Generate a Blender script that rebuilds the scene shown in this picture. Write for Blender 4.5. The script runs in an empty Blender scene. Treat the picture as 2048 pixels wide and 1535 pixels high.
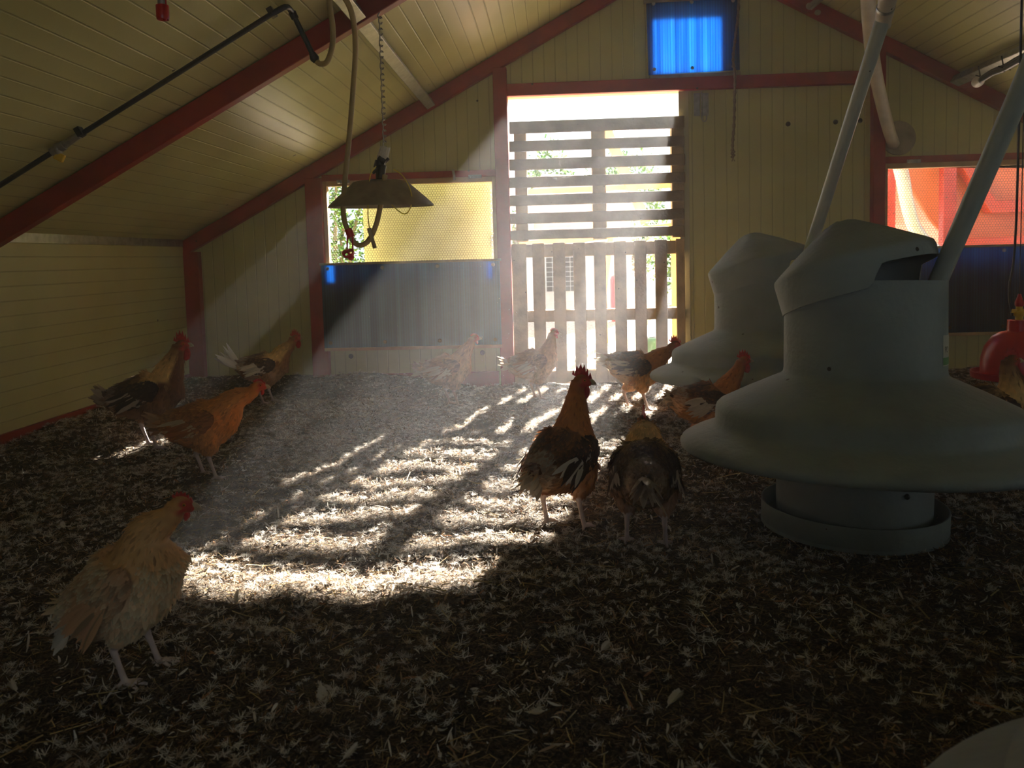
import bpy, bmesh, math, random
import numpy as np
from mathutils import Vector, Matrix, noise as mnoise
random.seed(7); rng = np.random.default_rng(7)
SC = bpy.context.scene; COL = SC.collection
PI = math.pi

# ------------------------------------------------------------------ camera
F, PX, PY, ROLL, H, D = 1650., 1024., 636., .0267, .88, 5.7
def nrm(v):
    v = np.array(v, float); return v/np.linalg.norm(v)
_Y = nrm([84, 124, F]); _z = -(-84*ROLL+124)/F; _Z = nrm([-ROLL, 1, _z]); _X = np.cross(_Z, _Y)
if _X[0] < 0: _X = -_X
CM = np.stack([_X, _Y, _Z])
def ray(px, py): return CM @ np.array([px-PX, PY-py, F])
def at(px, py, y=D):
    w = ray(px, py); t = y/w[1]; return np.array([w[0]*t, y, H+w[2]*t])
def fl(px, py, z=0.):
    w = ray(px, py); t = (z-H)/w[2]; return np.array([w[0]*t, w[1]*t, z])
cam = bpy.data.cameras.new('camera'); camo = bpy.data.objects.new('camera', cam); COL.objects.link(camo)
R_, U_, W_ = CM[:, 0], CM[:, 1], CM[:, 2]
camo.matrix_world = Matrix(((R_[0], U_[0], -W_[0], 0), (R_[1], U_[1], -W_[1], 0), (R_[2], U_[2], -W_[2], H), (0, 0, 0, 1)))
cam.sensor_width = 36; cam.lens = F/2048*36; cam.shift_y = (PY-767.5)/2048
cam.clip_start = .02; cam.clip_end = 300
cam.dof.use_dof = True; cam.dof.focus_distance = 3.2; cam.dof.aperture_fstop = 6.3
SC.camera = camo
# ------------------------------------------------------------------ light
SC.view_settings.view_transform = 'Standard'; SC.view_settings.look = 'None'
SC.view_settings.gamma = 1; SC.view_settings.use_curve_mapping = False
SC.view_settings.exposure = -0.5
W = bpy.data.worlds.new('sky'); SC.world = W; W.use_nodes = True
bg = W.node_tree.nodes['Background']; bg.inputs[0].default_value = (.80, .90, 1.0, 1); bg.inputs[1].default_value = 3.2
sun = bpy.data.lights.new('sun', 'SUN'); suno = bpy.data.objects.new('sun', sun); COL.objects.link(suno)
SUN = Vector((.262, 1, .536)).normalized()
suno.rotation_euler = SUN.to_track_quat('Z', 'Y').to_euler(); suno.location = (3, 12, 7)
sun.energy = 135; sun.angle = .012; sun.color = (1, .93, .82)
def portal(x0, x1, z0, z1):
    a = bpy.data.lights.new('daylight', 'AREA'); a.shape = 'RECTANGLE'; a.size = x1-x0; a.size_y = z1-z0
    o = bpy.data.objects.new('daylight', a); COL.objects.link(o); o.location = ((x0+x1)/2, 5.8, (z0+z1)/2)
    o.rotation_euler = (-PI/2, 0, 0); a.cycles.is_portal = True
def portal2(c, sx_, sy_, rot):
    a = bpy.data.lights.new('daylight', 'AREA'); a.shape = 'RECTANGLE'; a.size = sx_; a.size_y = sy_
    o = bpy.data.objects.new('daylight', a); COL.objects.link(o); o.location = c; o.rotation_euler = rot; a.cycles.is_portal = True
portal2((.6, -2.65, 1.3), 2.6, .9, (PI/2, 0, 0)); portal2((4.5, 1.4, .65), 2.6, .6, (0, PI/2, 0) if False else (PI/2, 0, PI/2))
portal(-.3, .9, .02, 1.97); portal(-1.6, -.38, .75, 1.42); portal(2.2, 4.0, .75, 1.42)
cy = SC.cycles
cy.use_denoising = True
cy.max_bounces = 7; cy.diffuse_bounces = 5; cy.glossy_bounces = 2; cy.transmission_bounces = 4; cy.transparent_max_bounces = 6; cy.volume_bounces = 1
cy.sample_clamp_indirect = 6; cy.caustics_reflective = False; cy.caustics_refractive = False

# ------------------------------------------------------------------ materials
def newmat(name):
    m = bpy.data.materials.new(name); m.use_nodes = True; nt = m.node_tree
    return m, nt, nt.nodes['Principled BSDF']
def N(nt, t, **kw):
    n = nt.nodes.new(t)
    for k, v in kw.items():
        if k.startswith('i_'): n.inputs[int(k[2:])].default_value = v
        else: setattr(n, k, v)
    return n
def L(nt, a, b): nt.links.new(a, b)
def mat(name, c, rough=.6, metal=0., var=.25, scale=6., bump=.0, bscale=60., spec=.5, c2=None, trans=0., specks=0.):
    m, nt, b = newmat(name)
    b.inputs['Roughness'].default_value = rough; b.inputs['Metallic'].default_value = metal
    b.inputs['Specular IOR Level'].default_value = spec
    geo = N(nt, 'ShaderNodeNewGeometry')
    nz = N(nt, 'ShaderNodeTexNoise'); nz.inputs['Scale'].default_value = scale; nz.inputs['Detail'].default_value = 5
    L(nt, geo.outputs['Position'], nz.inputs['Vector'])
    mx = N(nt, 'ShaderNodeMix', data_type='RGBA')
    mx.inputs['A'].default_value = (*c, 1)
    c2 = c2 or tuple(x*(1-var) for x in c)
    mx.inputs['B'].default_value = (*c2, 1)
    mr = N(nt, 'ShaderNodeMapRange'); mr.inputs['From Min'].default_value = .38; mr.inputs['From Max'].default_value = .68
    L(nt, nz.outputs['Fac'], mr.inputs['Value']); L(nt, mr.outputs['Result'], mx.inputs['Factor'])
    out = mx.outputs['Result']
    if specks:
        vo = N(nt, 'ShaderNodeTexVoronoi'); vo.inputs['Scale'].default_value = specks
        L(nt, geo.outputs['Position'], vo.inputs['Vector'])
        lt = N(nt, 'ShaderNodeMath', operation='LESS_THAN'); lt.inputs[1].default_value = .07
        L(nt, vo.outputs['Distance'], lt.inputs[0])
        sp = N(nt, 'ShaderNodeSeparateColor'); L(nt, vo.outputs['Color'], sp.inputs[0])
        g2 = N(nt, 'ShaderNodeMath', operation='GREATER_THAN'); g2.inputs[1].default_value = .55
        L(nt, sp.outputs[0], g2.inputs[0])
        mu = N(nt, 'ShaderNodeMath', operation='MULTIPLY'); L(nt, lt.outputs[0], mu.inputs[0]); L(nt, g2.outputs[0], mu.inputs[1])
        m2 = N(nt, 'ShaderNodeMix', data_type='RGBA'); m2.inputs['B'].default_value = (.03, .02, .012, 1)
        L(nt, mu.outputs[0], m2.inputs['Factor']); L(nt, out, m2.inputs['A']); out = m2.outputs['Result']
    L(nt, out, b.inputs['Base Color'])
    if bump:
        n2 = N(nt, 'ShaderNodeTexNoise'); n2.inputs['Scale'].default_value = bscale; n2.inputs['Detail'].default_value = 4
        L(nt, geo.outputs['Position'], n2.inputs['Vector'])
        bp = N(nt, 'ShaderNodeBump'); bp.inputs['Strength'].default_value = bump; bp.inputs['Distance'].default_value = .01
        L(nt, n2.outputs['Fac'], bp.inputs['Height']); L(nt, bp.outputs['Normal'], b.inputs['Normal'])
    if trans:
        tr = N(nt, 'ShaderNodeBsdfTranslucent'); L(nt, out, tr.inputs['Color'])
        ms = N(nt, 'ShaderNodeMixShader'); ms.inputs[0].default_value = trans
        L(nt, b.outputs[0], ms.inputs[1]); L(nt, tr.outputs[0], ms.inputs[2])
        L(nt, ms.outputs[0], nt.nodes['Material Output'].inputs['Surface'])
    return m
def panelmat(name, axis, c, c2, pitch=.07, rough=.42):
    """coated sheet-metal sandwich panel with fine pressed grooves across 'axis' (world dot product)"""
    m, nt, b = newmat(name)
    b.inputs['Roughness'].default_value = rough; b.inputs['Specular IOR Level'].default_value = .45
    geo = N(nt, 'ShaderNodeNewGeometry')
    dt = N(nt, 'ShaderNodeVectorMath', operation='DOT_PRODUCT'); dt.inputs[1].default_value = axis
    L(nt, geo.outputs['Position'], dt.inputs[0])
    dv = N(nt, 'ShaderNodeMath', operation='DIVIDE'); dv.inputs[1].default_value = pitch; L(nt, dt.outputs['Value'], dv.inputs[0])
    fr = N(nt, 'ShaderNodeMath', operation='FRACT'); L(nt, dv.outputs[0], fr.inputs[0])
    cr = N(nt, 'ShaderNodeValToRGB'); L(nt, fr.outputs[0], cr.inputs[0])
    e = cr.color_ramp.elements; e[0].position = 0; e[0].color = (1, 1, 1, 1); e[1].position = .44; e[1].color = (1, 1, 1, 1)
    for p, v in ((.475, 0), (.52, 0), (.55, 1), (.9, 1)):
        q = e.new(p); q.color = (v, v, v, 1)
    nz = N(nt, 'ShaderNodeTexNoise'); nz.inputs['Scale'].default_value = 1.6; nz.inputs['Detail'].default_value = 6
    L(nt, geo.outputs['Position'], nz.inputs['Vector'])
    mx = N(nt, 'ShaderNodeMix', data_type='RGBA'); mx.inputs['A'].default_value = (*c, 1); mx.inputs['B'].default_value = (*c2, 1)
    mr = N(nt, 'ShaderNodeMapRange'); mr.inputs['From Min'].default_value = .35; mr.inputs['From Max'].default_value = .7
    L(nt, nz.outputs['Fac'], mr.inputs['Value']); L(nt, mr.outputs['Result'], mx.inputs['Factor'])
    mg = N(nt, 'ShaderNodeMix', data_type='RGBA', blend_type='MULTIPLY')
    rg = N(nt, 'ShaderNodeMapRange'); rg.inputs['To Min'].default_value = .80; L(nt, cr.outputs[0], rg.inputs['Value'])
    cc = N(nt, 'ShaderNodeCombineColor')
    for i in range(3): L(nt, rg.outputs[0], cc.inputs[i])
    mg.inputs['Factor'].default_value = 1; L(nt, mx.outputs['Result'], mg.inputs['A']); L(nt, cc.outputs[0], mg.inputs['B'])
    vo = N(nt, 'ShaderNodeTexVoronoi'); vo.inputs['Scale'].default_value = 3.2; L(nt, geo.outputs['Position'], vo.inputs['Vector'])
    lt = N(nt, 'ShaderNodeMath', operation='LESS_THAN'); lt.inputs[1].default_value = .035; L(nt, vo.outputs['Distance'], lt.inputs[0])
    ms = N(nt, 'ShaderNodeMix', data_type='RGBA'); ms.inputs['B'].default_value = (.02, .018, .01, 1)
    L(nt, lt.outputs[0], ms.inputs['Factor']); L(nt, mg.outputs['Result'], ms.inputs['A'])
    L(nt, ms.outputs['Result'], b.inputs['Base Color'])
    n3 = N(nt, 'ShaderNodeTexNoise'); n3.inputs['Scale'].default_value = 2.5; L(nt, geo.outputs['Position'], n3.inputs['Vector'])
    ad = N(nt, 'ShaderNodeMath', operation='MULTIPLY_ADD'); ad.inputs[1].default_value = .6
    L(nt, n3.outputs['Fac'], ad.inputs[0]); L(nt, cr.outputs[0], ad.inputs[2])
    bp = N(nt, 'ShaderNodeBump'); bp.inputs['Strength'].default_value = .55; bp.inputs['Distance'].default_value = .004
    L(nt, ad.outputs[0], bp.inputs['Height']); L(nt, bp.outputs['Normal'], b.inputs['Normal'])
    return m
def colmat(name, rough=.7, trans=.0, spec=.3, sheen=0.):
    m, nt, b = newmat(name)
    at_ = N(nt, 'ShaderNodeAttribute', attribute_name='Col')
    b.inputs['Roughness'].default_value = rough; b.inputs['Specular IOR Level'].default_value = spec
    L(nt, at_.outputs['Color'], b.inputs['Base Color'])
    if trans:
        tr = N(nt, 'ShaderNodeBsdfTranslucent'); L(nt, at_.outputs['Color'], tr.inputs['Color'])
        ms = N(nt, 'ShaderNodeMixShader'); ms.inputs[0].default_value = trans
        L(nt, b.outputs[0], ms.inputs[1]); L(nt, tr.outputs[0], ms.inputs[2])
        L(nt, ms.outputs[0], nt.nodes['Material Output'].inputs['Surface'])
    return m
CREAM, CREAM2 = (.63, .61, .30), (.49, .475, .20)
SL = math.hypot(1, .535)
M = dict(
 wallb=panelmat('cream_panel_vertical_grooves', (1, 0, 0), CREAM, CREAM2, .076),
 walls=panelmat('cream_panel_horizontal_grooves', (0, 0, 1), CREAM, CREAM2, .07),
 ceil_l=panelmat('cream_roof_panel_left', (1/SL, 0, .535/SL), CREAM, CREAM2, .08, .36),
 ceil_r=panelmat('cream_roof_panel_right', (1/SL, 0, -.535/SL), CREAM, CREAM2, .08, .36),
 red=mat('red_painted_steel', (.36, .026, .016), .45, var=.35, specks=9),
 redpl=mat('red_plastic', (.55, .015, .02), .3, var=.1),
 blk=mat('black_plastic', (.02, .025, .028), .4, var=.3),
 galv=mat('galvanised_steel', (.42, .42, .40), .38, .8, var=.3, scale=30),
 galvd=mat('dusty_aluminium', (.38, .33, .25), .55, .5, var=.35, scale=14),
 wood=mat('pale_pallet_wood', (.46, .33, .18), .75, var=.4, scale=9, bump=.3, specks=16),
 woodd=mat('weathered_pallet_wood', (.27, .20, .12), .8, var=.4, scale=9, bump=.3, specks=20),
 frame=mat('raw_timber_frame', (.62, .42, .22), .7, var=.25, scale=12),
 orange=mat('orange_timber', (.75, .38, .12), .6, var=.2, trans=.0),  # one even orange on every frame member
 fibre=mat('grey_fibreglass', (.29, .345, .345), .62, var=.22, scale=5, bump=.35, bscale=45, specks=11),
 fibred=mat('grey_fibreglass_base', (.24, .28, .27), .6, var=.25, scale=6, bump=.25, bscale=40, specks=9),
 pvc=mat('grey_pvc_pipe', (.47, .52, .48), .35, var=.15, scale=8, specks=14),
 pvcw=mat('dusty_white_duct', (.62, .55, .44), .5, var=.2, scale=10, specks=14),
 hose=mat('tan_rubber_hose', (.42, .32, .14), .45, var=.2),
 yel=mat('yellow_cable', (.75, .62, .05), .4, var=.1),
 yelp=mat('yellow_plastic', (.8, .52, .04), .4, var=.1),
 rope=mat('frayed_brown_rope', (.25, .18, .11), .9, var=.4, scale=60, bump=.6, bscale=200),
 white=mat('white_plastic', (.7, .68, .62), .4, var=.15),
 dark=mat('dark_screw', (.05, .045, .035), .5, var=.3),
 label_w=mat('label_paper', (.6, .6, .52), .6, var=.1), label_g=mat('label_green', (.15, .35, .13), .6, var=.1),
 ink=mat('label_ink', (.02, .03, .06), .6, var=0.),
 eyeo=mat('amber_eye', (.65, .25, .03), .15, var=.1), eyeb=mat('eye_pupil', (.01, .01, .01), .1, var=0),
 beak=mat('horn_beak', (.50, .38, .24), .4, var=.3, scale=60),
 comb=mat('red_comb_skin', (.62, .025, .02), .45, var=.35, scale=70, bump=.4, bscale=260, trans=.18),
 feather=colmat('plumage', .6, .22), skin=colmat('bird_body', .7, .0),
 straw=colmat('straw_bits', .75, .12), down=colmat('feather_bits', .8, .3),
 leaf=colmat('leaves', .55, .45),
 hopper=mat('red_orange_hopper_fibreglass', (.45, .04, .012), .4, var=.12, trans=.06), hopper_lit=mat('hopper_fibreglass_lit_tone', (.55, .12, .045), .4, var=.15, trans=.1),  # cone gets a paler copy of the hopper red, its lit look put in colour
 shedw=mat('pale_grey_boards', (.50, .54, .56), .7, var=.15), shedr=mat('grey_shed_roof', (.50, .48, .47), .7, var=.2),
 creamo=mat('cream_door_paint', (.55, .53, .36), .6, var=.12), sblue=mat('pale_blue_door', (.45, .55, .66), .6, var=.1),
 green=mat('dark_green_plastic', (.02, .08, .035), .3, var=.3), wire=mat('galvanised_wire', (.13, .12, .10), .5, .3, var=.2),
 black=mat('dark_interior', (.012, .012, .012), .9, var=.2),
 conc=mat('concrete_slab', (.12, .11, .10), .9),
)
# blue twin-wall polycarbonate: fine vertical flutes, lets light through
def polymat():
    m, nt, b = newmat('blue_twinwall_polycarbonate')
    geo = N(nt, 'ShaderNodeNewGeometry'); sx = N(nt, 'ShaderNodeSeparateXYZ'); L(nt, geo.outputs['Position'], sx.inputs[0])
    wv = N(nt, 'ShaderNodeTexWave'); wv.inputs['Scale'].default_value = 18; wv.inputs['Distortion'].default_value = 0; wv.bands_direction = 'X'
    L(nt, geo.outputs['Position'], wv.inputs['Vector'])
    mp = N(nt, 'ShaderNodeMapping'); mp.inputs['Scale'].default_value = (26, 1, .4); L(nt, geo.outputs['Position'], mp.inputs[0])
    nz = N(nt, 'ShaderNodeTexNoise'); nz.inputs['Scale'].default_value = 1; nz.inputs['Detail'].default_value = 3; L(nt, mp.outputs[0], nz.inputs['Vector'])
    mr = N(nt, 'ShaderNodeMapRange'); mr.inputs['From Min'].default_value = .35; mr.inputs['From Max'].default_value = .75; L(nt, nz.outputs['Fac'], mr.inputs[0])
    mx = N(nt, 'ShaderNodeMix', data_type='RGBA'); mx.inputs['A'].default_value = (.008, .12, .38, 1); mx.inputs['B'].default_value = (.10, .36, .68, 1)
    L(nt, mr.outputs[0], mx.inputs['Factor'])
    mk = N(nt, 'ShaderNodeMix', data_type='RGBA', blend_type='MULTIPLY'); mk.inputs['Factor'].default_value = .35
    L(nt, mx.outputs['Result'], mk.inputs['A']); L(nt, wv.outputs['Color'], mk.inputs['B'])
    b.inputs['Base Color'].default_value = (.008, .03, .05, 1); b.inputs['Roughness'].default_value = .5; b.inputs['Specular IOR Level'].default_value = .25
    tr = N(nt, 'ShaderNodeBsdfTranslucent'); L(nt, mk.outputs['Result'], tr.inputs['Color'])
    ms = N(nt, 'ShaderNodeMixShader'); ms.inputs[0].default_value = .6
    L(nt, b.outputs[0], ms.inputs[1]); L(nt, tr.outputs[0], ms.inputs[2]); L(nt, ms.outputs[0], nt.nodes['Material Output'].inputs['Surface'])
    return m
M['poly'] = polymat()
def littermat():
    m, nt, b = newmat('dark_litter')
    geo = N(nt, 'ShaderNodeNewGeometry')
    nz = N(nt, 'ShaderNodeTexNoise'); nz.inputs['Scale'].default_value = 70; nz.inputs['Detail'].default_value = 6; nz.inputs['Distortion'].default_value = 1.5
    L(nt, geo.outputs['Position'], nz.inputs['Vector'])
    cr = N(nt, 'ShaderNodeValToRGB'); L(nt, nz.outputs['Fac'], cr.inputs[0]); e = cr.color_ramp.elements
    e[0].position = .3; e[0].color = (.010, .007, .004, 1); e[1].position = .52; e[1].color = (.055, .036, .019, 1)
    q = e.new(.62); q.color = (.15, .10, .055, 1); q = e.new(.72); q.color = (.30, .24, .17, 1)
    L(nt, cr.outputs[0], b.inputs['Base Color']); b.inputs['Roughness'].default_value = .9; b.inputs['Specular IOR Level'].default_value = .2
    bp = N(nt, 'ShaderNodeBump'); bp.inputs['Strength'].default_value = .9; bp.inputs['Distance'].default_value = .02
    L(nt, nz.outputs['Fac'], bp.inputs['Height']); L(nt, bp.outputs['Normal'], b.inputs['Normal'])
    return m
M['litter'] = littermat()

# ------------------------------------------------------------------ mesh helpers
class MB:
    def __init__(s): s.v = []; s.f = []; s.c = []
    def add(s, vs, fs, col=None):
        o = len(s.v); s.v += [tuple(float(q) for q in v) for v in vs]; s.f += [tuple(o+i for i in f) for f in fs]
        s.c += [col or (1, 1, 1)]*len(vs)
    def box(s, x0, x1, y0, y1, z0, z1, Mx=None):
        vs = [(x, y, z) for z in (z0, z1) for y in (y0, y1) for x in (x0, x1)]
        if Mx is not None: vs = [tuple(Mx @ Vector(v)) for v in vs]
        s.add(vs, [(0, 2, 3, 1), (4, 5, 7, 6), (0, 1, 5, 4), (2, 6, 7, 3), (0, 4, 6, 2), (1, 3, 7, 5)])
    def prism(s, poly, y0, y1):
        n = len(poly); vs = [(x, y0, z) for x, z in poly]+[(x, y1, z) for x, z in poly]
        s.add(vs, [tuple(range(n))[::-1], tuple(range(n, 2*n))]+[(i, (i+1) % n, n+(i+1) % n, n+i) for i in range(n)])
    def bar(s, a, b, w, h, up=(0, 0, 1)):
        a, b = Vector(a), Vector(b); d = (b-a).normalized(); up = Vector(up)
        x = d.cross(up); x = x.normalized() if x.length > 1e-4 else Vector((1, 0, 0)); u = x.cross(d)
        vs = [p+x*i*w/2+u*j*h/2 for p in (a, b) for i, j in ((-1, -1), (1, -1), (1, 1), (-1, 1))]
        s.add(vs, [(3, 2, 1, 0), (4, 5, 6, 7)]+[(i, (i+1) % 4, 4+(i+1) % 4, 4+i) for i in range(4)])
    def tube(s, pts, r, n=10, caps=True, col=None, flat=None):
        pts = [Vector(p) for p in pts]; m = len(pts); rs = r if hasattr(r, '__len__') else [r]*m
        t = [(pts[min(i+1, m-1)]-pts[max(i-1, 0)]).normalized() for i in range(m)]
        ref = Vector((0, 0, 1)) if abs(t[0].z) < .9 else Vector((1, 0, 0)); x = t[0].cross(ref).normalized()
        vs = []
        for i in range(m):
            x = (x-t[i]*x.dot(t[i])).normalized(); y = t[i].cross(x)
            for k in range(n):
                a = 2*PI*k/n; vs.append(pts[i]+x*math.cos(a)*rs[i]+y*math.sin(a)*rs[i])
        fs = [(i*n+k, i*n+(k+1) % n, (i+1)*n+(k+1) % n, (i+1)*n+k) for i in range(m-1) for k in range(n)]
        if caps: fs += [tuple(range(n))[::-1], tuple(range((m-1)*n, m*n))]
        s.add(vs, fs, col)
    def lathe(s, prof, n=40, Mx=None, a0=0, a1=2*PI, close=False):
        full = abs(a1-a0-2*PI) < 1e-6; k = n if full else n+1; vs = []
        for r, z in prof:
            for i in range(k):
                a = a0+(a1-a0)*i/n; v = Vector((r*math.cos(a), r*math.sin(a), z)); vs.append(Mx @ v if Mx is not None else v)
        m = len(prof); fs = []
        for j in range(m-1):
            for i in range(n):
                i2 = (i+1) % k if full else i+1
                fs.append((j*k+i, j*k+i2, (j+1)*k+i2, (j+1)*k+i))
        s.add(vs, fs)
    def ell(s, c, r, Mx=None, nu=16, nv=10, col=None):
        vs = []; fs = []
        for j in range(nv+1):
            p = PI*j/nv
            for i in range(nu):
                a = 2*PI*i/nu; v = Vector((r[0]*math.sin(p)*math.cos(a), r[1]*math.sin(p)*math.sin(a), r[2]*math.cos(p)))
                if Mx is not None: v = Mx @ v
                vs.append(v+Vector(c))
        for j in range(nv):
            for i in range(nu): fs.append((j*nu+i, (j+1)*nu+i, (j+1)*nu+(i+1) % nu, j*nu+(i+1) % nu))
        s.add(vs, fs, col)
    def build(s, name, m, parent=None, smooth=False, bevel=0., colors=False):
        me = bpy.data.meshes.new(name); me.from_pydata(s.v, [], s.f); me.update()
        bm = bmesh.new(); bm.from_mesh(me); bmesh.ops.recalc_face_normals(bm, faces=bm.faces); bm.to_mesh(me); bm.free()
        if smooth:
            me.polygons.foreach_set('use_smooth', [True]*len(me.polygons)); me.set_sharp_from_angle(angle=math.radians(50))
        if colors:
            a = me.color_attributes.new('Col', 'FLOAT_COLOR', 'POINT')
            a.data.foreach_set('color', np.hstack([np.array(s.c, np.float32), np.ones((len(s.c), 1), np.float32)]).ravel())
        me.materials.append(m)
        o = bpy.data.objects.new(name, me); COL.objects.link(o)
        if parent: o.parent = parent
        if bevel:
            b = o.modifiers.new('bevel', 'BEVEL'); b.width = bevel; b.segments = 2; b.limit_method = 'ANGLE'
        return o
def tag(o, label=None, cat=None, group=None, kind=None):
    if label: o['label'] = label
    if cat: o['category'] = cat
    if group: o['group'] = group
    if kind: o['kind'] = kind
    return o
def empty(name, loc, label, cat, group=None, rot=(0, 0, 0)):
    o = bpy.data.objects.new(name, None); COL.objects.link(o); o.location = loc; o.rotation_euler = rot; o.empty_display_size = .1
    return tag(o, label, cat, group)
def spline(pts, n=8):
    P = [Vector(p) for p in pts]; P = [P[0]*2-P[1]]+P+[P[-1]*2-P[-2]]; out = []
    for i in range(1, len(P)-2):
        for k in range(n):
            t = k/n; a, b, c, d = P[i-1:i+3]
            out.append(.5*((2*b)+(c-a)*t+(2*a-5*b+4*c-d)*t*t+(3*b-a-3*c+d)*t**3))
    out.append(P[-2]); return out
def rel(o, parent):   # world-built mesh under an Empty: keep it where it stands
    o.parent = parent; o.matrix_parent_inverse = parent.matrix_basis.inverted() if False else Matrix.Translation(parent.location).inverted(); return o
def npmesh(name, V, Fq, C, m):
    me = bpy.data.meshes.new(name); me.vertices.add(len(V)); me.vertices.foreach_set('co', V.astype(np.float32).ravel())
    me.loops.add(Fq.size); me.loops.foreach_set('vertex_index', Fq.astype(np.int32).ravel())
    me.polygons.add(len(Fq)); me.polygons.foreach_set('loop_start', np.arange(0, Fq.size, Fq.shape[1], dtype=np.int32))
    me.update(calc_edges=True)
    if C is not None:
        a = me.color_attributes.new('Col', 'FLOAT_COLOR', 'POINT')
        a.data.foreach_set('color', np.hstack([C, np.ones((len(C), 1))]).astype(np.float32).ravel())
    me.materials.append(m)
    return me

# ------------------------------------------------------------------ room shell
XL, XR, RX, YB, YN = -2.58, 4.46, .943, D, -2.6
ZE, SLP = 1.06, .535
def zc(x): return ZE+SLP*(x-XL) if x <= RX else ZE+SLP*(XR-x)
ZR = zc(RX)
def struct(o): o['kind'] = 'structure'; return o
b = MB(); TH = .09; y0, y1 = D, D+TH
def col(x0, x1, z0, z1=None):
    if z1 is not None: b.box(x0, x1, y0, y1, z0, z1); return
    xs = [x0, x1] if not (x0 < RX < x1) else [x0, RX, x1]
    b.prism([(x0, z0), (x1, z0)]+[(x, zc(x)+.04) for x in xs[::-1]], y0, y1)
DZ, DX0, DX1 = 1.965, -.33, .895
col(XL-.05, -1.62, -.05); col(-1.62, -.36, -.05, .75); col(-1.62, -.36, 1.415); col(-.36, DX0+.04, -.05)
col(DX0+.04, .675, DZ); col(.675, DX1, DZ, 2.10); col(.675, DX1, 2.495); col(DX1, 1.175, -.05, 2.10); col(DX1, 1.175, 2.495)
col(1.175, 2.2, -.05); col(2.2, 4.0, -.05, .75); col(2.2, 4.0, 1.415); col(4.0, XR+.05, -.05)
struct(b.build('wall_back', M['wallb']))
b = MB(); b.box(XL-.09, XL, YN, D, -.05, ZE-.045); struct(b.build('wall_left', M['walls']))
b = MB(); b.box(XR, XR+.09, YN, .7, -.05, ZE); b.box(XR, XR+.09, 2.1, D, -.05, ZE); b.box(XR, XR+.09, .7, 2.1, -.05, .40); b.box(XR, XR+.09, .7, 2.1, .90, ZE); struct(b.build('wall_right', M['walls']))
b = MB(); b.prism([(XL, -.05), (-.6, -.05), (-.6, zc(-.6)), (XL, ZE)], YN-.09, YN); b.prism([(1.8, -.05), (XR, -.05), (XR, ZE), (1.8, zc(1.8))], YN-.09, YN); b.box(-.6, 1.8, YN-.09, YN, -.05, .95); b.prism([(-.6, 1.7), (1.8, 1.7), (1.8, zc(1.8)), (RX, ZR), (-.6, zc(-.6))], YN-.09, YN); struct(b.build('wall_near', M['wallb']))
b = MB(); b.prism([(XL-.12, zc(XL)-.12*SLP), (RX, ZR), (RX, ZR+.1), (XL-.12, zc(XL)-.12*SLP+.1)], YN-.1, D+.12)
o = b.build('ceiling', M['ceil_l']); struct(o)
b = MB(); b.prism([(RX, ZR), (XR+.12, ZE-.12*SLP), (XR+.12, ZE-.12*SLP+.1), (RX, ZR+.1)], YN-.1, D+.12)
o = b.build('ceiling', M['ceil_r']); struct(o)
b = MB(); b.box(XL, XR, YN, D, -.12, -.03); struct(b.build('floor', M['conc']))
# dark eave gap strip above the left wall
b = MB(); b.box(XL-.02, XL+.004, YN, D-.06, ZE-.045, ZE+.01); struct(b.build('trim_1', M['galv']))
b = MB(); b.box(XL, XL+.02, YN, D-.08, -.03, .125); struct(b.build('baseboard_left', M['red']))
b = MB(); b.box(-1.58, -.4, D-.02, D, -.03, .09); struct(b.build('baseboard_back', M['red']))

# steel frame: each rafter and post is its own member
def slopebar(mb, xa, xb, ya, yb, h):
    za, zb = zc(xa)-.006, zc(xb)-.006
    mb.prism([(xa, za-h), (xb, zb-h), (xb, zb), (xa, za)], ya, yb)
RAF = (D-.06, 3.59, 1.48, -.63)
nm = ['left roof half by the gable wall', 'left roof half in the middle of the coop']
for i, y in enumerate(RAF):
    for s in (0, 1):
        b = MB()
        if s == 0: slopebar(b, XL, RX, y-.0, y+.058, .104)
        else: slopebar(b, RX, XR, y-.0, y+.058, .104)
        o = b.build('rafter', M['red'], bevel=.004)
        wh = ['against the gable wall', 'spanning mid coop', 'overhead near the camera', 'behind the camera'][i]
        tag(o, f"red painted steel rafter on the {'left' if s == 0 else 'right'} roof slope {wh}", 'rafter')
for x0, x1, zt, lab in ((-2.582, -2.475, zc(-2.55)-.1, 'in the back left corner beside the grooved side wall'), (-1.700, -1.585, zc(-1.65)-.1, 'left of the wide mesh window'),
                      (-.385, -.292, zc(-.35)-.1, 'on the left side of the pallet gate'), (2.125, 2.205, zc(2.16)-.1, 'behind the grey inlet pipe, left of the right mesh window')):
    b = MB(); b.box(x0, x1, D-.062, D+.0, -.02, zt); tag(b.build('steel_post', M['red'], bevel=.004), 'red painted steel post '+lab, 'post')
b = MB(); b.box(-.300, 2.125, D-.05, D, DZ-.002, 2.045); tag(b.build('header_beam', M['red'], bevel=.004), 'long red steel header beam above the pallet gate', 'beam')
b = MB(); b.box(-1.585, -.385, D-.045, D, 1.435, 1.478); tag(b.build('window_rail', M['red'], bevel=.003), 'thin red steel rail above the left mesh window', 'beam')
b = MB(); b.box(2.205, 4.0, D-.045, D, 1.435, 1.478); tag(b.build('window_rail', M['red'], bevel=.003), 'thin red steel rail above the right mesh window', 'beam')
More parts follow.
